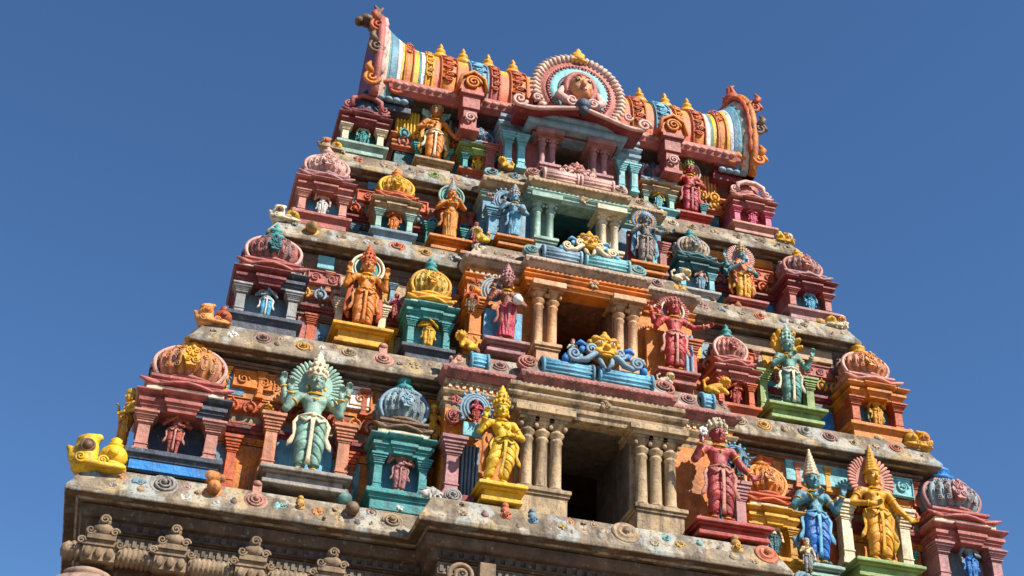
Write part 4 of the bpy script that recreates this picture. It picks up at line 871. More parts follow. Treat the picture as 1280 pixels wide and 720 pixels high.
for x0, x1, y in ((-7.5,-2.65,.45),(2.65,7.5,.45),(-2.55,2.55,-.30)):
    n = int((x1-x0)/.11); m = MB()
    m.box(x0-.001, x1+.001, y-.03, y+.1, 9.86, 10.062).box(x0, x1, y-.045, y+.1, 9.875, 9.905).box(x0, x1, y-.045, y+.1, 10.03, 10.05)
    for k in range(n):
        x = x0+(x1-x0)*(k+.5)/n; m.box(x-.03, x+.03, y-.06, y+.1, 9.904, 10.031, .006)
    m.build('dentil_row', paint((.19,.145,.10), .7, .8, .3, 1, 'stone'), base)
    m = MB(); m.box(x0, x1, y-.12, y+.02, 10.095, 10.115)
    for k in range(int(n*.7)):
        x = x0+(x1-x0)*(k+.5)/int(n*.7); m.box(x-.045, x+.045, y-.135, y+.02, 10.114, 10.21, .012)
    m.build('leaf_row', paint((.11,.075,.05), .7, .8, .3, 1, 'stone'), base)
for x0, x1, y in ((-7.75,-2.75,.28),(2.75,7.75,.28)):
    m = MB(); pr = []; n = int((x1-x0)/.07)
    m.T = Matrix.Translation((x0,y,9.68)) @ Matrix.Rotation(PI/2,4,'Y')
    for k in range(n): d = (x1-x0)/n; pr += [(.125,k*d),(.15,k*d+.3*d),(.15,k*d+.7*d)]
    m.lathe([(0,-.14),(.09,-.12),(.14,-.04)]+pr+[(.125,x1-x0),(.08,x1-x0+.1),(0,x1-x0+.12)], 24, rib=.10, ribn=12); m.build('garland_roll', BR2, base)
for x in (-7.35,-6.35,-5.2,-4.05,4.05,5.2,6.35,7.35):
    m = MB(); m.box(x-.27, x+.27, .08, .42, 9.74, 9.82).box(x-.20, x+.20, .04, .42, 9.82, 9.90).box(x-.23, x+.23, .10, .42, 9.52, 9.74)
    m.ball((x,.14,9.98), (.16,.14,.11), 12, 8); m.ball((x,.14,10.12), (.09,.1,.09), 12, 8); m.spiral((x,.02,10.11), .07, 1.6, .3)
    for k in (-1,1): m.spiral((x+k*.17,.05,9.94), .065, 1.5, .3, hand=k); m.spiral((x+k*.27,.07,9.78), .06, 1.5, .3, hand=-k)
    for k in (-1,0,1): m.ball((x+k*.15,.07,9.63), (.06,.04,.08), 8, 6)
    m.build('bracket', BR2, base, bevel=.01)
for x in (-7.45,-6.2,-4.95,-3.6,3.6,4.95,6.2,7.45):
    m = MB(); m.lathe([(.26,0),(.26,7.6),(.3,7.62),(.3,7.7),(.26,7.74),(.42,7.95),(.52,8.1),(.54,8.2),(.46,8.3),(.30,8.34),(.34,8.38),(.34,8.44),(.26,8.48)], 20, (x,.40,.95)); m.build('pillar', BR2 if False else paint((.42,.27,.20), .5, .8, .4, 1, 'stone'), base)
for q in (-1,1):
    m = MB(); m.T = Matrix.Translation((q*2.25,-.62,9.75)); m.spiral((0,0,0), .24, 2.2, .2, hand=q); m.box(.26 if q < 0 else -.5, .5 if q < 0 else -.26, -.05, .3, -.25, .25); m.build('scroll', BR2, base, bevel=.01)
m = MB(); m.box(-1.6, 1.6, -.46, -.25, 0, 6.2); m.mi = 1; m.box(-1.3, 1.3, -.50, -.4, 0, 5.8); m.build('gate', [BR2, P('brown')], base, bevel=.02)

# ------------------------------------------------------------------ miniature shrines standing on the ledges
def rect(w, d): return [(-w/2,0),(w/2,0),(w/2,d),(-w/2,d)]
def shrine(name, label, loc, w, H, d=None, plinth='slate', body='pink', ent='rose', ent2=None, dome='pink', nasi='ochre', fin='ochre', niche='slate', flare=None, shape='dome', plinth2=None, ribn=22, dark_right=None):
    d = d or w*.95; ent2 = ent2 or ent; flare = flare or dome
    root = empty(name, loc, label, 'shrine', 'miniature shrines standing on the ledges')
    z1, z2, z3, z4 = .11*H, .13*H, .335*H, .46*H             # plinth top, pillar foot, pillar top, entablature top
    G = .45
    m = MB(); p = rect(w, d); m.sweep(p, [(-.03,0),(-.03,z1*.55),(.0,z1*.58),(.0,z1*.75),(.05,z1*.8),(.05,z1+.012),(-.2,z1+.012)], True, True, True); pl = m.build('plinth', P(plinth, grime=G), root, bevel=.01)
    if plinth2: m = MB(); m.box(-w/2+.06, w/2-.06, -.0, .04, z1*.08, z1*.5); m.build('plinth_panel', P(plinth2, grime=.3), pl)
    m = MB(); m.box(-w*.36, w*.36, w*.30, d-.02, z1, z3+.02); m.build('niche_panel', P(niche, grime=.35), root)
    for q in (-1,1):
        pilaster(MB(), q*w*.375, w*.13, z1+.008, z3, w*.155).build('pillar', P(body, grime=G), root, bevel=.006)
        m = MB(); m.box(q*w*.375-w*.06, q*w*.375+w*.06, w*.2, d-.03, z1+.008, z3); m.build('side_wall', P(body, grime=G), root)
    pe = [(-w*.44,w*.02),(-w*.16,w*.02),(-w*.16,-w*.03),(w*.16,-w*.03),(w*.16,w*.02),(w*.44,w*.02),(w*.44,d-.02),(-w*.44,d-.02)]
    h = z4-z3; prof = [(-.04,z3-.002),(.0,z3),(.01,z3+.18*h),(.035,z3+.2*h),(.035,z3+.32*h),(.07,z3+.34*h),(.07,z3+.5*h),(.03,z3+.52*h),(.03,z3+.62*h),(.10,z3+.68*h),(.13,z3+.78*h),(.13,z3+.84*h),(.05,z3+.9*h),(.0,z4)]
    m = MB(); m.sweep(pe, prof, True, True, True); e = m.build('entablature', P(ent, grime=G), root, bevel=.006)
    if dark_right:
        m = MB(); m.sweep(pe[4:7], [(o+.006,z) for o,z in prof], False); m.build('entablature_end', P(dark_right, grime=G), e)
    m = MB(); m.sweep(rect(w*.84, d*.9), [(-.02,z4-.01),(.02,z4+.0),(.02,z4+.03*H),(-.05,z4+.035*H)], True, True, True); m.T = Matrix(); m.build('cream_course', P('cream', grime=.4), root, loc=(0,w*.06,0))
    zf = z4+.035*H; cy = d*.5
    m = MB(); m.sweep([(-w*.40,cy-d*.38),(w*.40,cy-d*.38),(w*.40,cy+d*.38),(-w*.40,cy+d*.38)], [(0,zf),(.07,zf+.008*H),(.10,zf+.025*H),(.03,zf+.035*H),(-.02,zf+.05*H),(.02,zf+.06*H),(.02,zf+.075*H),(-.06,zf+.085*H)], True, True, True)
    for q in (-1,1):                                          # up-curled eave corners
        m.tube([(q*w*.30,cy-d*.44,zf+.02),(q*w*.42,cy-d*.46,zf+.035),(q*w*.53,cy-d*.45,zf+.09)], [.04,.05,.02], 7)
    m.tube([(-w*.3,cy-d*.45,zf+.01),(-w*.15,cy-d*.48,zf+.05),(0,cy-d*.49,zf+.075),(w*.15,cy-d*.48,zf+.05),(w*.3,cy-d*.45,zf+.01)], .035, 7)
    m.build('eave', P(flare, grime=.35), root, bevel=.008)
    zb = zf+.08*H; hd = .255*H; R0 = w*.405
    if shape == 'dome':
        m = MB(); pr = [(R0*.78,0),(R0*.80,hd*.04)]
        for t in np.linspace(.06,.98,18): pr.append((R0*(.80+.28*math.sin(PI*t/.84)**.85) if t < .42 else R0*1.08*max(.16,math.cos((t-.42)/.58*PI*.5))**.58, hd*t))
        m.lathe(pr+[(R0*.12,hd)], 110, (0,0,0), sq=(1.06,.95), rib=.15, ribn=ribn)
        m.m = [1 if (f_ % 110)//5 % 3 == 0 else 0 for f_ in range(len(m.m))]
        m.mi = 1
        for g_ in (-62,-38,-22,22,38,62):                     # curls carved on the ribs
            for t in (.26,.52,.76):
                rad = R0*(.80+.28*math.sin(PI*t/.84)**.85) if t < .42 else R0*1.08*max(.16,math.cos((t-.42)/.58*PI*.5))**.58
                m.T = Matrix.Rotation(R(g_),4,'Z') @ Matrix.Translation((0,-rad*.985,hd*t)) @ Matrix.Rotation(R(-55*max(0,t-.4)/.6),4,'X'); m.spiral((0,0,0), R0*.10, 1.5, .28, hand=1 if g_ > 0 else -1, a0=t*9)
        m.T = Matrix(); d2 = tuple(.55*v+.45*w_ for v, w_ in zip(C[dome], C[nasi]))
        dm = m.build('dome', [P(dome, grime=.6), paint(d2, .6)], root, loc=(0,cy,zb))
        m = MB(); m.tube([(R0*.90*math.cos(a), R0*.84*math.sin(a), hd*.05) for a in np.linspace(0,2*PI,40,endpoint=False)], .035, 6, closed=True, up=(0,0,1)); m.build('ring', P(flare, grime=.3), dm)
        for q in (-1,1):                                      # horseshoe rims either side of the front medallion
            m = MB(); 
            for s_, t_ in ((1.02,.036),(.93,.02)):
                A = []
                for a in np.linspace(R(-62),R(90),16):
                    zz = hd*(.46+.50*math.sin(a)*s_); t = min(.97,max(.03,zz/hd)); rad = R0*(.80+.28*math.sin(PI*t/.84)**.85) if t < .42 else R0*1.08*max(.16,math.cos((t-.42)/.58*PI*.5))**.58
                    g_ = R(90)-q*R(40+22*math.cos(a)*s_); A.append((rad*1.06*math.cos(g_), -rad*.95*math.sin(g_)-.01, zz))
                m.tube(A, t_, 7)
            m.build('rim', P(nasi if dome not in ('pink','rose','salmon') else 'palepink', grime=.4), dm)
    else:                                                     # open-mouthed arch crest
        m = MB(); m.lathe([(R0*.9,0),(R0*.95,hd*.25),(R0*.8,hd*.5),(R0*.85,hd*.7),(R0*.4,hd*.95),(0,hd)], 40, sq=(1.05,.9), rib=.05, ribn=20); dm = m.build('dome', P(dome, grime=.35), root, loc=(0,cy,zb))
        m = MB(); m.tube([(-R0*.8,-R0*.92,.02),(-R0*.75,-R0*.95,hd*.45),(-R0*.3,-R0*.95,hd*.62),(R0*.3,-R0*.95,hd*.62),(R0*.75,-R0*.95,hd*.45),(R0*.8,-R0*.92,.02)], .055, 8)
        m.spiral((-R0*.95,-R0*.9,.06), .10, 1.6, .3); m.spiral((R0*.95,-R0*.9,.06), .10, 1.6, .3, hand=-1); m.build('arch', P(nasi, grime=.3), dm)
    if shape == 'dome':                                       # carved medallions on the dome, front and both sides
        for a, cn in ((0,nasi),(PI/2,'slate' if dome in ('pink','rose','salmon') else nasi),(-PI/2,'slate' if dome in ('pink','rose','salmon') else nasi)):
            m = MB(); m.T = Matrix.Rotation(a,4,'Z') @ Matrix.Translation((0,-R0*.93,hd*.46)) @ Matrix.Rotation(R(-14),4,'X')
            r = R0*.30
            m.plate([(r*(.75+.12*math.cos(6*b))*math.cos(b), r*(1.25+.1*math.cos(6*b))*math.sin(b)) for b in np.linspace(0,2*PI,30,endpoint=False)], -.055, .14)
            for q in (-1,1):
                m.spiral((q*r*.36,-.06,r*.62), r*.36, 1.6, .26, hand=q); m.spiral((q*r*.36,-.06,-r*.55), r*.38, 1.6, .26, hand=-q); m.ball((q*r*.3,-.06,r*.08), r*.17, 8, 6)
            m.ball((0,-.07,r*.02), (r*.2,r*.25,r*.3), 8, 6); m.ball((0,-.06,r*1.05), r*.26, 8, 6)
            m.build('medallion', P(cn, grime=.3), dm)
    zt = zb+hd*.96; q = w*.125
    m = MB(); m.lathe([(q*1.25,0),(q*1.5,.02*H),(q*1.0,.035*H),(q*.75,.045*H),(q*1.05,.06*H),(q*1.1,.075*H),(q*.6,.095*H),(q*.4,.105*H),(q*.55,.115*H),(q*.2,.14*H),(0,.155*H)], 20, rib=.12, ribn=10); m.build('finial', P(fin, grime=.3), root, loc=(0,cy,zt))
    return root
SH = 'small painted shrine '
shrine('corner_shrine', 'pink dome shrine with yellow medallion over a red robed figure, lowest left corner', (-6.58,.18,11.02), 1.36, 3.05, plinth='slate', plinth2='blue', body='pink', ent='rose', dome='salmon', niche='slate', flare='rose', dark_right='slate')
shrine('wall_shrine', 'teal pillared shrine with blue-grey dome between the green statue and the yellow dancer', (-3.12,.22,11.02), .96, 2.85, plinth='teal', body='teal', ent='teal', dome='dustblue', nasi='steel', fin='teal', niche='bluegrey', flare='brown')
shrine('wall_shrine', 'ochre shrine with orange dome half hidden between the red and the blue statue', (3.28,.42,11.02), .92, 2.6, plinth='ochre', body='ochre', ent='ochre', dome='orange', nasi='peach', fin='orange', niche='ochre', flare='terracotta')
shrine('corner_shrine', 'blue ribbed dome shrine with red eaves at the lowest right corner', (6.88,.30,11.02), 1.36, 3.05, plinth='maroon', body='mauve', ent='rose', dome='dustblue', nasi='mauve', fin='blue', niche='steel', flare='rose')
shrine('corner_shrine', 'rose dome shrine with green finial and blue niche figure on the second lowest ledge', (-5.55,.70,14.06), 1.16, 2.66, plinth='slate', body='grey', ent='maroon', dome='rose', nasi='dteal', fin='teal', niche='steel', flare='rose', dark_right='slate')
shrine('wall_shrine', 'teal shrine with bright yellow pumpkin dome on the second lowest ledge', (-2.76,.74,14.06), .84, 2.5, plinth='slate', body='teal', ent='teal', dome='straw', nasi='ochre', fin='teal', niche='aqua', flare='ochre')
shrine('wall_shrine', 'small red shrine with pink dome and teal finial beside the green statue', (2.92,.80,14.06), .78, 2.25, plinth='terracotta', body='terracotta', ent='rose', dome='pink', nasi='rose', fin='teal', niche='maroon', flare='rose')
shrine('corner_shrine', 'orange shrine with salmon ribbed dome on the second lowest ledge at right', (5.66,.70,14.06), 1.14, 2.5, plinth='orange', body='terracotta', ent='orange', dome='salmon', nasi='peach', fin='ochre', niche='bluegrey', flare='pink')
shrine('corner_shrine', 'red shrine with pale pink dome on the second highest ledge at left', (-4.80,1.32,16.82), 1.0, 2.28, plinth='rose', body='pink', ent='rose', dome='palepink', nasi='palepink', fin='palepink', niche='skyblue', flare='mauve')
shrine('wall_shrine', 'brown shrine with yellow and white dome and orange finial on the second highest ledge', (-3.46,1.36,16.82), .78, 2.05, plinth='steel', body='greygreen', ent='palebrown', dome='ochre', nasi='yellow', fin='orange', niche='dteal', flare='terracotta')
shrine('wall_shrine', 'teal stacked shrine with grey shell dome on the second highest ledge', (2.50,1.36,16.82), .78, 2.0, plinth='grey', body='aqua', ent='dteal', dome='palebrown', nasi='grey', fin='teal', niche='steel', flare='dteal')
shrine('corner_shrine', 'mauve domed shrine with maroon walls and red pillars on the second highest ledge at right', (4.85,1.32,16.82), 1.0, 2.1, plinth='mauve', body='rose', ent='maroon', dome='mauve', nasi='pink', fin='ochre', niche='skyblue', flare='mauve')
shrine('corner_shrine', 'red shrine under a dark open-mouthed arch on the top ledge at left', (-4.16,1.9,19.12), .92, 2.05, plinth='greygreen', body='cream', ent='maroon', dome='slate', nasi='rose', fin='slate', niche='dteal', flare='maroon', shape='arch')
shrine('wall_shrine', 'green posted shrine with slate dome and a yellow figure on the top ledge', (-1.82,1.96,19.12), .72, 1.75, plinth='terracotta', body='teal', ent='green', dome='slate', nasi='steel', fin='slate', niche='dteal', flare='steel')
shrine('wall_shrine', 'grey shrine with dark banded dome left of the top red statue', (1.98,1.96,19.12), .74, 1.75, plinth='aqua', body='greygreen', ent='palebrown', dome='slate', nasi='mauve', fin='slate', niche='dteal', flare='steel')
shrine('corner_shrine', 'pink shrine with red arched crest on the top ledge at right', (4.02,1.9,19.12), .92, 1.85, plinth='pink', body='magenta', ent='rose', dome='rose', nasi='palepink', fin='steel', niche='magenta', flare='pink', shape='arch')

# ------------------------------------------------------------------ large statues
SK = lambda rgb, **k: paint(rich(rgb, 1.2), k.pop('grime',.34), k.pop('rough',.33), k.pop('chips',.2), 1.0, 'skin')
cat = 'statue'; GS = 'large deity statues on the ledges'
S = statue
S('deity_statue', 'pale green four-armed statue with fan halo and cream sash on the lowest ledge', cat, (-4.58,.46,11.47), 2.26, SK((.29,.43,.36)), SK((.23,.38,.31)), P('cream', grime=.5), ('up','up','rear','rear'), 'tall', 'fan', P('greygreen', grime=.3), None, .0, ped=(-.72,.70,-.32,.35,.28), ped_m=paint((.30,.27,.24), .6), sash=P('cream', grime=.3), group=GS, fine=.0105)
S('deity_statue', 'bright yellow dancing statue with crossed leg left of the lowest doorway', cat, (-1.70,-.36,11.40), 1.80, SK((.80,.54,.07)), SK((.74,.47,.05)), P('yellow', grime=.3), ('shoulder','waist'), 'tall', sway=.07, cross=True, bust=1, garment='dhoti', ped=(-.36,.42,-.24,.32,.30), ped_m=P('yellow', grime=.35), robe=(P('orange'), (-1,)), group=GS, fine=.0105)
S('deity_statue', 'dark red statue with cream crown holding white blossoms right of the lowest doorway', cat, (1.98,-.34,11.36), 1.95, SK((.40,.075,.075)), SK((.36,.06,.06)), P('cream', grime=.6), ('shoulder','low_out'), 'short', hold='flower', ped=(-.52,.80,-.26,.34,.26), ped_m=P('red', grime=.4), sash=P('pink', grime=.3), group=GS, fine=.0105)
S('deity_statue', 'blue gowned statue with dark teal face and tall whitish cone crown', cat, (4.02,.42,11.24), 2.20, SK((.10,.26,.32)), SK((.035,.17,.50)), P('cream', grime=.7), ('chest','bless'), 'cone', bust=1, garment='dhoti', sash=P('skyblue', grime=.3), ped=(-.30,.36,-.24,.35,.2), ped_m=P('greygreen', grime=.4), robe=(P('bluegrey'), (-1,)), group=GS, fine=.0105)
S('deity_statue', 'golden statue with pink fan halo and orange skirt near the lowest right corner', cat, (5.22,.46,11.47), 2.28, SK((.72,.38,.06)), SK((.76,.36,.03)), P('ochre', grime=.5), ('waist','low_out'), 'cone', 'fan', P('pink', grime=.25), garment='dhoti', sash=P('ochre', grime=.3), ped=(-.62,.66,-.30,.35,.3), ped_m=P('green', grime=.4), robe=(P('yellow'), (1,)), group=GS, fine=.0105)
S('deity_statue', 'orange statue with turquoise ring halo on a yellow pedestal on the second lowest ledge', cat, (-3.90,.98,14.57), 1.82, SK((.68,.26,.07)), SK((.62,.22,.06)), P('terracotta', grime=.4), ('up','up'), 'tall', 'disc', P('teal', grime=.3), P('cream', grime=.3), bust=1, ped=(-.52,.52,-.28,.35,.36), ped_m=P('ochre', grime=.4), robe=P('terracotta'), group=GS)
S('deity_statue', 'crimson gowned statue with brown skin and white pot left of the second lowest doorway', cat, (-1.50,.46,14.52), 1.66, SK((.28,.10,.07)), SK((.50,.05,.09)), P('mauve', grime=.5), ('shoulder','waist'), 'tall', hold='pot', halo=None, halo_m=P('white', grime=.3), garment='skirt', bust=1, sway=.04, shawl=None, sash=P('rose', grime=.3), ped=(-.4,.4,-.2,.3,.25), ped_m=P('mauve', grime=.4), group=GS)
S('deity_statue', 'red statue with white rayed halo right of the second lowest doorway', cat, (1.60,.46,14.52), 1.62, SK((.46,.06,.06)), SK((.40,.05,.05)), P('rose', grime=.5), ('up','out','rear',None), 'short', 'rays', P('rose', grime=.3), P('cream', grime=.3), sash=P('pink', grime=.3), ped=(-.4,.4,-.2,.3,.25), ped_m=P('rose', grime=.4), group=GS)
S('deity_statue', 'deep green statue with raised hand and golden hood on the second lowest ledge at right', cat, (4.06,.98,14.52), 1.84, SK((.14,.31,.27)), SK((.11,.28,.24)), P('greygreen', grime=.6), ('chest','bless'), 'tall', 'hood', P('ochre', grime=.4), sash=P('cream', grime=.4), ped=(-.58,.58,-.28,.35,.30), ped_m=P('green', grime=.4), group=GS)
S('deity_statue', 'orange statue with teal halo and ochre skirt on the second highest ledge', cat, (-2.38,1.62,17.22), 1.54, SK((.66,.24,.07)), SK((.68,.32,.05)), P('grey', grime=.5), ('chest','flute'), 'cone', 'disc', P('teal', grime=.3), P('greygreen', grime=.3), bust=1, garment='skirt', ped=(-.42,.42,-.25,.3,.28), ped_m=P('orange', grime=.4), sash=P('orange', grime=.3), group=GS, fine=.016)
S('deity_statue', 'slender steel blue statue left of the second highest doorway', cat, (-1.30,1.02,17.12), 1.32, SK((.17,.33,.43)), SK((.15,.34,.46)), P('grey', grime=.6), ('shoulder','waist'), 'tall', garment='skirt', bust=1, sway=.05, sash=P('skyblue', grime=.3), ped=(-.36,.36,-.18,.3,.2), ped_m=P('orange', grime=.4), hold='pot', halo_m=P('steel', grime=.3), group=GS, fine=.016)
S('deity_statue', 'dark slate statue with bluish hood halo right of the second highest doorway', cat, (1.30,1.02,17.12), 1.26, SK((.13,.15,.17)), SK((.20,.16,.14)), P('steel', grime=.5), ('chest','out'), 'round', 'rays', P('steel', grime=.3), P('orange', grime=.3), robe=P('skyblue'), ped=(-.36,.40,-.18,.3,.2), ped_m=P('orange', grime=.4), group=GS, fine=.016)
S('deity_statue', 'blue faced statue with amber legs and red sleeves on the second highest ledge at right', cat, (3.54,1.62,17.12), 1.52, SK((.13,.30,.36)), SK((.74,.38,.04)), P('palebrown', grime=.6), ('chest','waist','rear',None), 'tall', 'fan', P('palepink', grime=.3), shawl=SK((.52,.14,.06)), ped=(-.42,.42,-.25,.3,.24), ped_m=P('rose', grime=.4), robe=P('orange'), group=GS, fine=.016)
S('deity_statue', 'orange statue with tall brown crown on the top ledge under the roof', cat, (-2.72,2.14,19.42), 1.72, SK((.64,.25,.08)), SK((.66,.24,.05)), P('palebrown', grime=.5), ('waist','low_out'), 'tall', 'hood', P('greygreen', grime=.4), sash=P('cream', grime=.3), ped=(-.40,.40,-.22,.2,.28), ped_m=P('palebrown', grime=.4), robe=P('ochre'), group=GS, fine=.017)
S('deity_statue', 'crimson statue with greenish crown on the top ledge at right', cat, (2.72,2.14,19.40), 1.66, SK((.40,.045,.06)), SK((.42,.04,.07)), P('green', grime=.5), ('low_out','waist'), 'tall', 'disc', P('ochre', grime=.4), P('palepink', grime=.3), ped=(-.40,.42,-.22,.2,.28), ped_m=P('red', grime=.4), sash=P('rose', grime=.3), group=GS, fine=.017)

# ------------------------------------------------------------------ small figures in the niches
GN = 'small figures standing in the shrine niches'
def small(label, loc, H, skin_c, dress_c, arms=('down','chest'), crown='round', cc=None, garment='dhoti', shawl=None, rz=0, robe=None, **k):
    return statue('niche_figure', label, 'figurine', loc, H, SK(C[skin_c]), SK(C[dress_c]), P(cc or dress_c, grime=.4), arms, crown, garment=garment, shawl=shawl and SK(C[shawl]), fine=.024, eyes=False, rz=rz, group=GN, robe=robe, **k)
small('rose red figure wrapped in a shawl inside the lowest left corner shrine', (-6.62,.36,11.40), .92, 'rose', 'rose', ('chest','waist'), garment='short', cc='pink', sash=P('pink', grime=.3))
small('mauve stone figure inside the teal shrine with the blue-grey dome', (-3.12,.34,11.36), .90, 'mauve', 'mauve', ('up','waist'), cc='palepink')
small('steel blue figure inside the lowest right corner shrine', (6.92,.46,11.40), .90, 'steel', 'blue', ('down','waist'), cc='ochre')
small('cream figure in the ochre shrine between the red and the blue statue', (3.28,.52,11.34), .78, 'cream', 'dteal', ('up','down'))
small('blue draped figure inside the shrine with the green finial', (-5.55,.84,14.38), .80, 'steel', 'skyblue', ('waist','chest'), sash=P('white', grime=.3), cc='slate')
small('golden figure with folded hands under the yellow dome', (-2.76,.84,14.36), .78, 'yellow', 'yellow', ('waist','chest'), cc='ochre')
small('small red figure in the red shrine beside the green statue', (2.92,.90,14.32), .66, 'terracotta', 'red', ('chest','waist'))
small('mustard figure with green scarf inside the orange corner shrine', (5.68,.84,14.36), .78, 'ochre', 'ochre', ('down','up'), cc='peach', robe=P('green'))
small('pale pink leaning figure in the blue niche of the second highest ledge at left', (-4.80,1.44,17.08), .68, 'palepink', 'white', ('up','down'), cc='rose')
small('orange figure under the yellow and white dome', (-3.46,1.46,17.06), .64, 'terracotta', 'orange', ('chest','down'))
small('pale pink figure beside the teal stacked shrine', (2.56,1.40,17.05), .60, 'palepink', 'steel', ('chest','down'), cc='magenta')
small('light blue figure with red turban in the mauve shrine at right', (4.87,1.44,17.06), .64, 'skyblue', 'skyblue', ('down','down'), cc='red')
small('grey-green figure under the dark arch at the top left', (-4.16,2.0,19.36), .62, 'greygreen', 'teal', ('down','down'), cc='ochre', robe=P('teal'))
small('yellow figure with spread robe in the green posted shrine', (-1.82,2.04,19.33), .56, 'orange', 'yellow', ('down','down'), robe=P('yellow'))
small('yellow faced figure in the grey shrine left of the top red statue', (1.98,2.02,19.33), .56, 'yellow', 'aqua', ('chest','down'), cc='brown')
small('bright pink figure in the pink shrine at the top right', (4.02,1.98,19.34), .60, 'magenta', 'magenta', ('chest','waist'), cc='rose')
small('olive yellow figure on the outer side of the lowest left corner shrine', (-7.38,.95,11.62), 1.15, 'yellow', 'ochre', ('up','waist'), rz=R(-70), cc='yellow')
small('tiny crimson figure inside the silver horseshoe arch beside the yellow dancer', (-2.06,-.12,12.58), .44, 'magenta', 'red', ('chest','waist'), cc='grey')
small('dark teal figure standing behind the dark red statue', (2.46,-.10,12.36), .62, 'bluegrey', 'dteal', ('up','out'), cc='steel')
small('small white and blue figure at the foot of the second lowest doorway', (-.42,.02,14.1), .46, 'white', 'blue', ('chest','waist'), cc='terracotta')

small('pale stone figure leaning beside the blue gowned statue', (3.72,.20,11.02), .62, 'cream', 'grey', ('chest','down'))
small('teal and white figure beside the red statue pedestal on the lowest ledge', (2.95,.12,11.02), .55, 'steel', 'white', ('up','down'))
small('mustard draped figure between the blue-grey dome and the silver arch', (-2.62,.52,12.35), .80, 'ochre', 'yellow', ('down','down'))
small('crimson figure on a roll moulding right of the turquoise halo', (-3.30,1.25,15.1), .55, 'magenta', 'rose', ('chest','down'))
small('brown figure beside the crimson gowned statue on the bay', (-2.12,.50,14.98), .62, 'terracotta', 'brown', ('up','down'))
small('tiny mauve figure left of the slender steel blue statue', (-1.98,1.10,16.9), .52, 'mauve', 'rose', ('chest','down'))
# ------------------------------------------------------------------ beasts and scroll ornaments
def corner_ornament(label, loc, s, c1, c2, c3, sd):
    s = s if loc[0] < -7 else s*.82
    root = empty('corner_ornament', loc, label, 'ornament', 'scroll ornaments at the ends of the ledges')
    b = Sculpt()
    q = sd
    b.cap((q*.18,.0,.06),(q*.20,.0,.34),.19,.15,.06).cap((q*.20,.0,.36),(q*.06,.02,.48),.11,.05,.05).cap((q*.30,0,.1),(q*.42,.02,.26),.10,.04,.04).ell((-q*.16,.02,.05),(.22,.20,.12),.04)
    V, F = b.mesh(.022, lambda X,Y,Z: .007*np.sin(38*Z+14*X)); o = obj_np('body', V, F, P(c1, grime=.6), root); o.scale = (s,s,s)
    m = MB(); m.T = Matrix.Translation((q*.18,-.16,.26)) @ Matrix.Rotation(PI/2,4,'X'); m.lathe([(.10,-.06),(.105,.0),(.085,.03),(.075,.02)], 18); m.T = Matrix(); m.ball((q*.18,-.17,.26), (.07,.06,.07), 14, 9)
    m.build('knob', P(c2, grime=.4), root, scale=(s,s,s))
    m = MB(); m.ball((-q*.17,-.03,.20), (.19,.18,.17), 16, 10); m.ball((-q*.17,-.20,.20), (.07,.05,.06), 12, 8); m.lathe([(.10,.33),(.12,.37),(.07,.40),(.09,.44),(.04,.48),(0,.5)], 12, (-q*.17,-.03,0), rib=.15, ribn=6); m.build('pot', P(c3, grime=.5), root, scale=(s,s,s))
    m = MB(); m.spiral((q*.24,-.20,.06), .08, 1.7, .28, hand=q); m.spiral((-q*.05,-.20,.05), .07, 1.7, .28, hand=-q); m.tube([(q*.36,-.1,.02),(q*.1,-.2,.0),(-q*.36,-.16,.01)], [.03,.045,.03], 8)
    m.build('scroll', P(c1, grime=.6), root, scale=(s,s,s))
corner_ornament('bright yellow scroll ornament with brown knob and round pot on the lowest ledge corner', (-7.62,.24,10.96), 1.1, 'yellow', 'brown', 'yellow', -1)
corner_ornament('peach and orange scroll and pot ornament at the left end of the second lowest ledge', (-6.34,.76,14.05), .95, 'peach', 'orange', 'terracotta', -1)
corner_ornament('tan and yellow scroll and pot ornament at the left end of the second highest ledge', (-5.42,1.40,16.82), .85, 'cream', 'brown', 'yellow', -1)
corner_ornament('brown and yellow scroll and pot ornament at the left end of the top ledge', (-4.74,2.0,19.1), .75, 'palebrown', 'terracotta', 'gold', -1)
corner_ornament('golden orange scroll and pot ornament at the right end of the second lowest ledge', (6.36,.72,14.02), .90, 'ochre', 'orange', 'ochre', 1)
corner_ornament('pale stone scroll and pot ornament at the right end of the second highest ledge', (5.34,1.40,16.80), .80, 'cream', 'orange', 'gold', 1)
corner_ornament('sandy scroll and pot ornament at the right end of the top ledge', (4.70,2.0,19.08), .70, 'ochre', 'cream', 'yellow', 1)
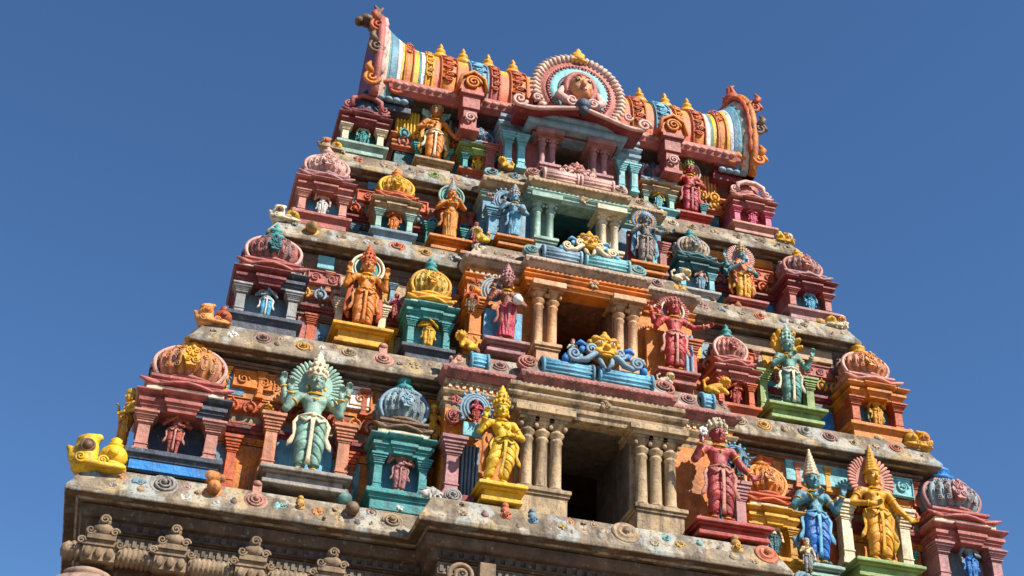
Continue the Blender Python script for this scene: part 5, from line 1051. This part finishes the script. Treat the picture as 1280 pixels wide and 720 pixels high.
def guardian(label, loc, s, cf, cc, c2):
    root = empty('doorway_mask', loc, label, 'mask ornament', 'carved masks in front of the upper doorways')
    sc = (s,s,s); b = Sculpt()
    b.ell((0,0,.48), (.32,.22,.27)).ell((0,-.15,.36), (.22,.13,.12)).cap((0,-.18,.54),(0,-.29,.45),.04,.075,.02).ell((0,-.25,.33),(.17,.05,.03),.01).ell((0,-.24,.27),(.13,.05,.03),.01)
    for q in (-1,1): b.ell((q*.13,-.17,.57),(.085,.08,.075),.012).ell((q*.33,.0,.48),(.07,.06,.12),.02).ell((q*.20,-.06,.74),(.10,.10,.09),.02).ell((q*.31,-.03,.66),(.07,.07,.07),.02).ell((q*.18,-.18,.40),(.09,.07,.07),.02).cap((q*.06,-.22,.66),(q*.22,-.2,.70),.035,.02,.015)
    b.ell((0,-.06,.78),(.13,.11,.11),.02).ell((0,-.06,.90),(.06,.06,.06),.02)
    V, F = b.mesh(.018); obj_np('face', V, F, P(cf, grime=.3), root).scale = sc
    m = MB()
    for q in (-1,1):
        m.tube([(q*.05,-.10,.36),(q*.25,-.18,.30),(q*.42,-.16,.14),(q*.62,-.14,.10),(q*.78,-.12,.22)], [.05,.07,.075,.06,.05], 10)
        m.spiral((q*.70,-.16,.22), .15, 1.8, .34, hand=q); m.spiral((q*.32,-.16,.40), .13, 1.7, .32, hand=-q)
        m.tube([(q*.15,-.1,.3),(q*.12,-.2,.1),(q*.02,-.22,-.05)], [.06,.06,.03], 8)
    m.build('coils', P(cc, grime=.25), root, scale=sc)
    for q in (-1,1):
        m = MB(); m.ball((q*.50,-.10,.40), (.08,.06,.09)); m.tube([(q*.4,-.1,.5),(q*.55,-.1,.58),(q*.66,-.08,.5)], [.05,.06,.03], 8); m.build('wing', P(c2, grime=.25), root, scale=sc)
        m = MB(); m.lathe([(.04,-.10),(.085,-.05),(.085,.03),(.045,.08),(.02,.12)], 12, (q*.86,-.1,.12)); m.build('tail', P(c2, grime=.25), root, scale=sc)
    for q in (-1,1):
        m = MB(); m.ball((q*.13,-.245,.575), (.05,.025,.035), 10, 7); m.mi = 1; m.ball((q*.13,-.265,.575), (.022,.014,.022), 8, 5); m.build('eye', [P('white', grime=.1), P('black', grime=0)], root, scale=sc)
guardian('gold masked guardian with blue and white coils before the second lowest doorway', (.12,.0,14.0), .80, 'gold', 'steel', 'blue')
guardian('ochre masked guardian with pale yellow coils before the second highest doorway', (.04,.64,16.74), .62, 'ochre', 'cream', 'skyblue')
guardian('pink mask ornament with pale pink scrolls before the top doorway', (-.02,1.26,19.02), .44, 'pink', 'palepink', 'palepink')

def crouching(label, loc, s, c1, c2, sd=1):
    root = empty('ledge_lion', loc, label, 'lion figure', 'crouching lions on the ledges'); sc = (s,s,s); b = Sculpt()
    b.cap((sd*.16,.06,.20),(-sd*.06,.0,.26),.13,.14,.05).ell((-sd*.16,-.08,.40),(.13,.13,.13)).ell((-sd*.20,-.20,.37),(.07,.07,.06)).cap((sd*.2,.0,.16),(sd*.06,-.14,.04),.09,.05).cap((-sd*.1,-.06,.2),(-sd*.16,-.2,.02),.07,.05).cap((sd*.28,.1,.2),(sd*.34,.08,.42),.05,.03).cap((sd*.34,.08,.42),(sd*.24,.06,.50),.035,.05)
    for q in (-1,1): b.cap((-sd*.16+q*.08,-.06,.48),(-sd*.16+q*.11,-.05,.56),.04,.02,.02)
    V, F = b.mesh(.02); obj_np('body', V, F, P(c1, grime=.5), root).scale = sc
    m = MB()
    for k in range(11): a = 2*PI*k/11; m.ball((-sd*.15+.14*math.cos(a), -.06, .40+.14*math.sin(a)), (.05,.06,.05), 8, 6)
    m.tube([(-sd*.15+.14*math.cos(a), -.05, .40+.14*math.sin(a)) for a in np.linspace(0,2*PI,20,endpoint=False)], .03, 6, closed=True)
    m.build('mane', P(c2, grime=.4), root, scale=sc)
    for q in (-1,1): m = MB(); m.ball((-sd*.19+q*.05,-.195,.43), .02, 8, 6); m.build('eye', P('black', grime=0), root, scale=sc)
crouching('gold crouching lion at the left end of the pink cornice', (-2.22,.22,14.08), .62, 'gold', 'ochre')
crouching('tiny cream crouching lion below the red rayed statue', (1.32,.20,14.08), .45, 'cream', 'ochre', -1)
crouching('gold and red crouching lion at the right end of the pink cornice', (2.30,.26,14.08), .70, 'gold', 'terracotta', -1)
crouching('lemon yellow crouching lion left of the slender blue statue', (-1.92,.92,16.84), .55, 'yellow', 'cream')
crouching('ochre crouching lion left of the top doorway columns', (-1.38,1.52,19.12), .50, 'ochre', 'yellow')
crouching('cream crouching lion beside the teal stacked shrine', (1.98,.95,16.84), .55, 'cream', 'ochre', -1)
sx = shrine('side_shrine', 'maroon shrine on the left flank behind the rose domed shrine', (-6.32,3.1,14.06), 1.1, 2.0, plinth='maroon', body='rose', ent='maroon', dome='rose', nasi='ochre', fin='teal', niche='maroon', flare='rose')
sx.rotation_euler.z = -PI/2
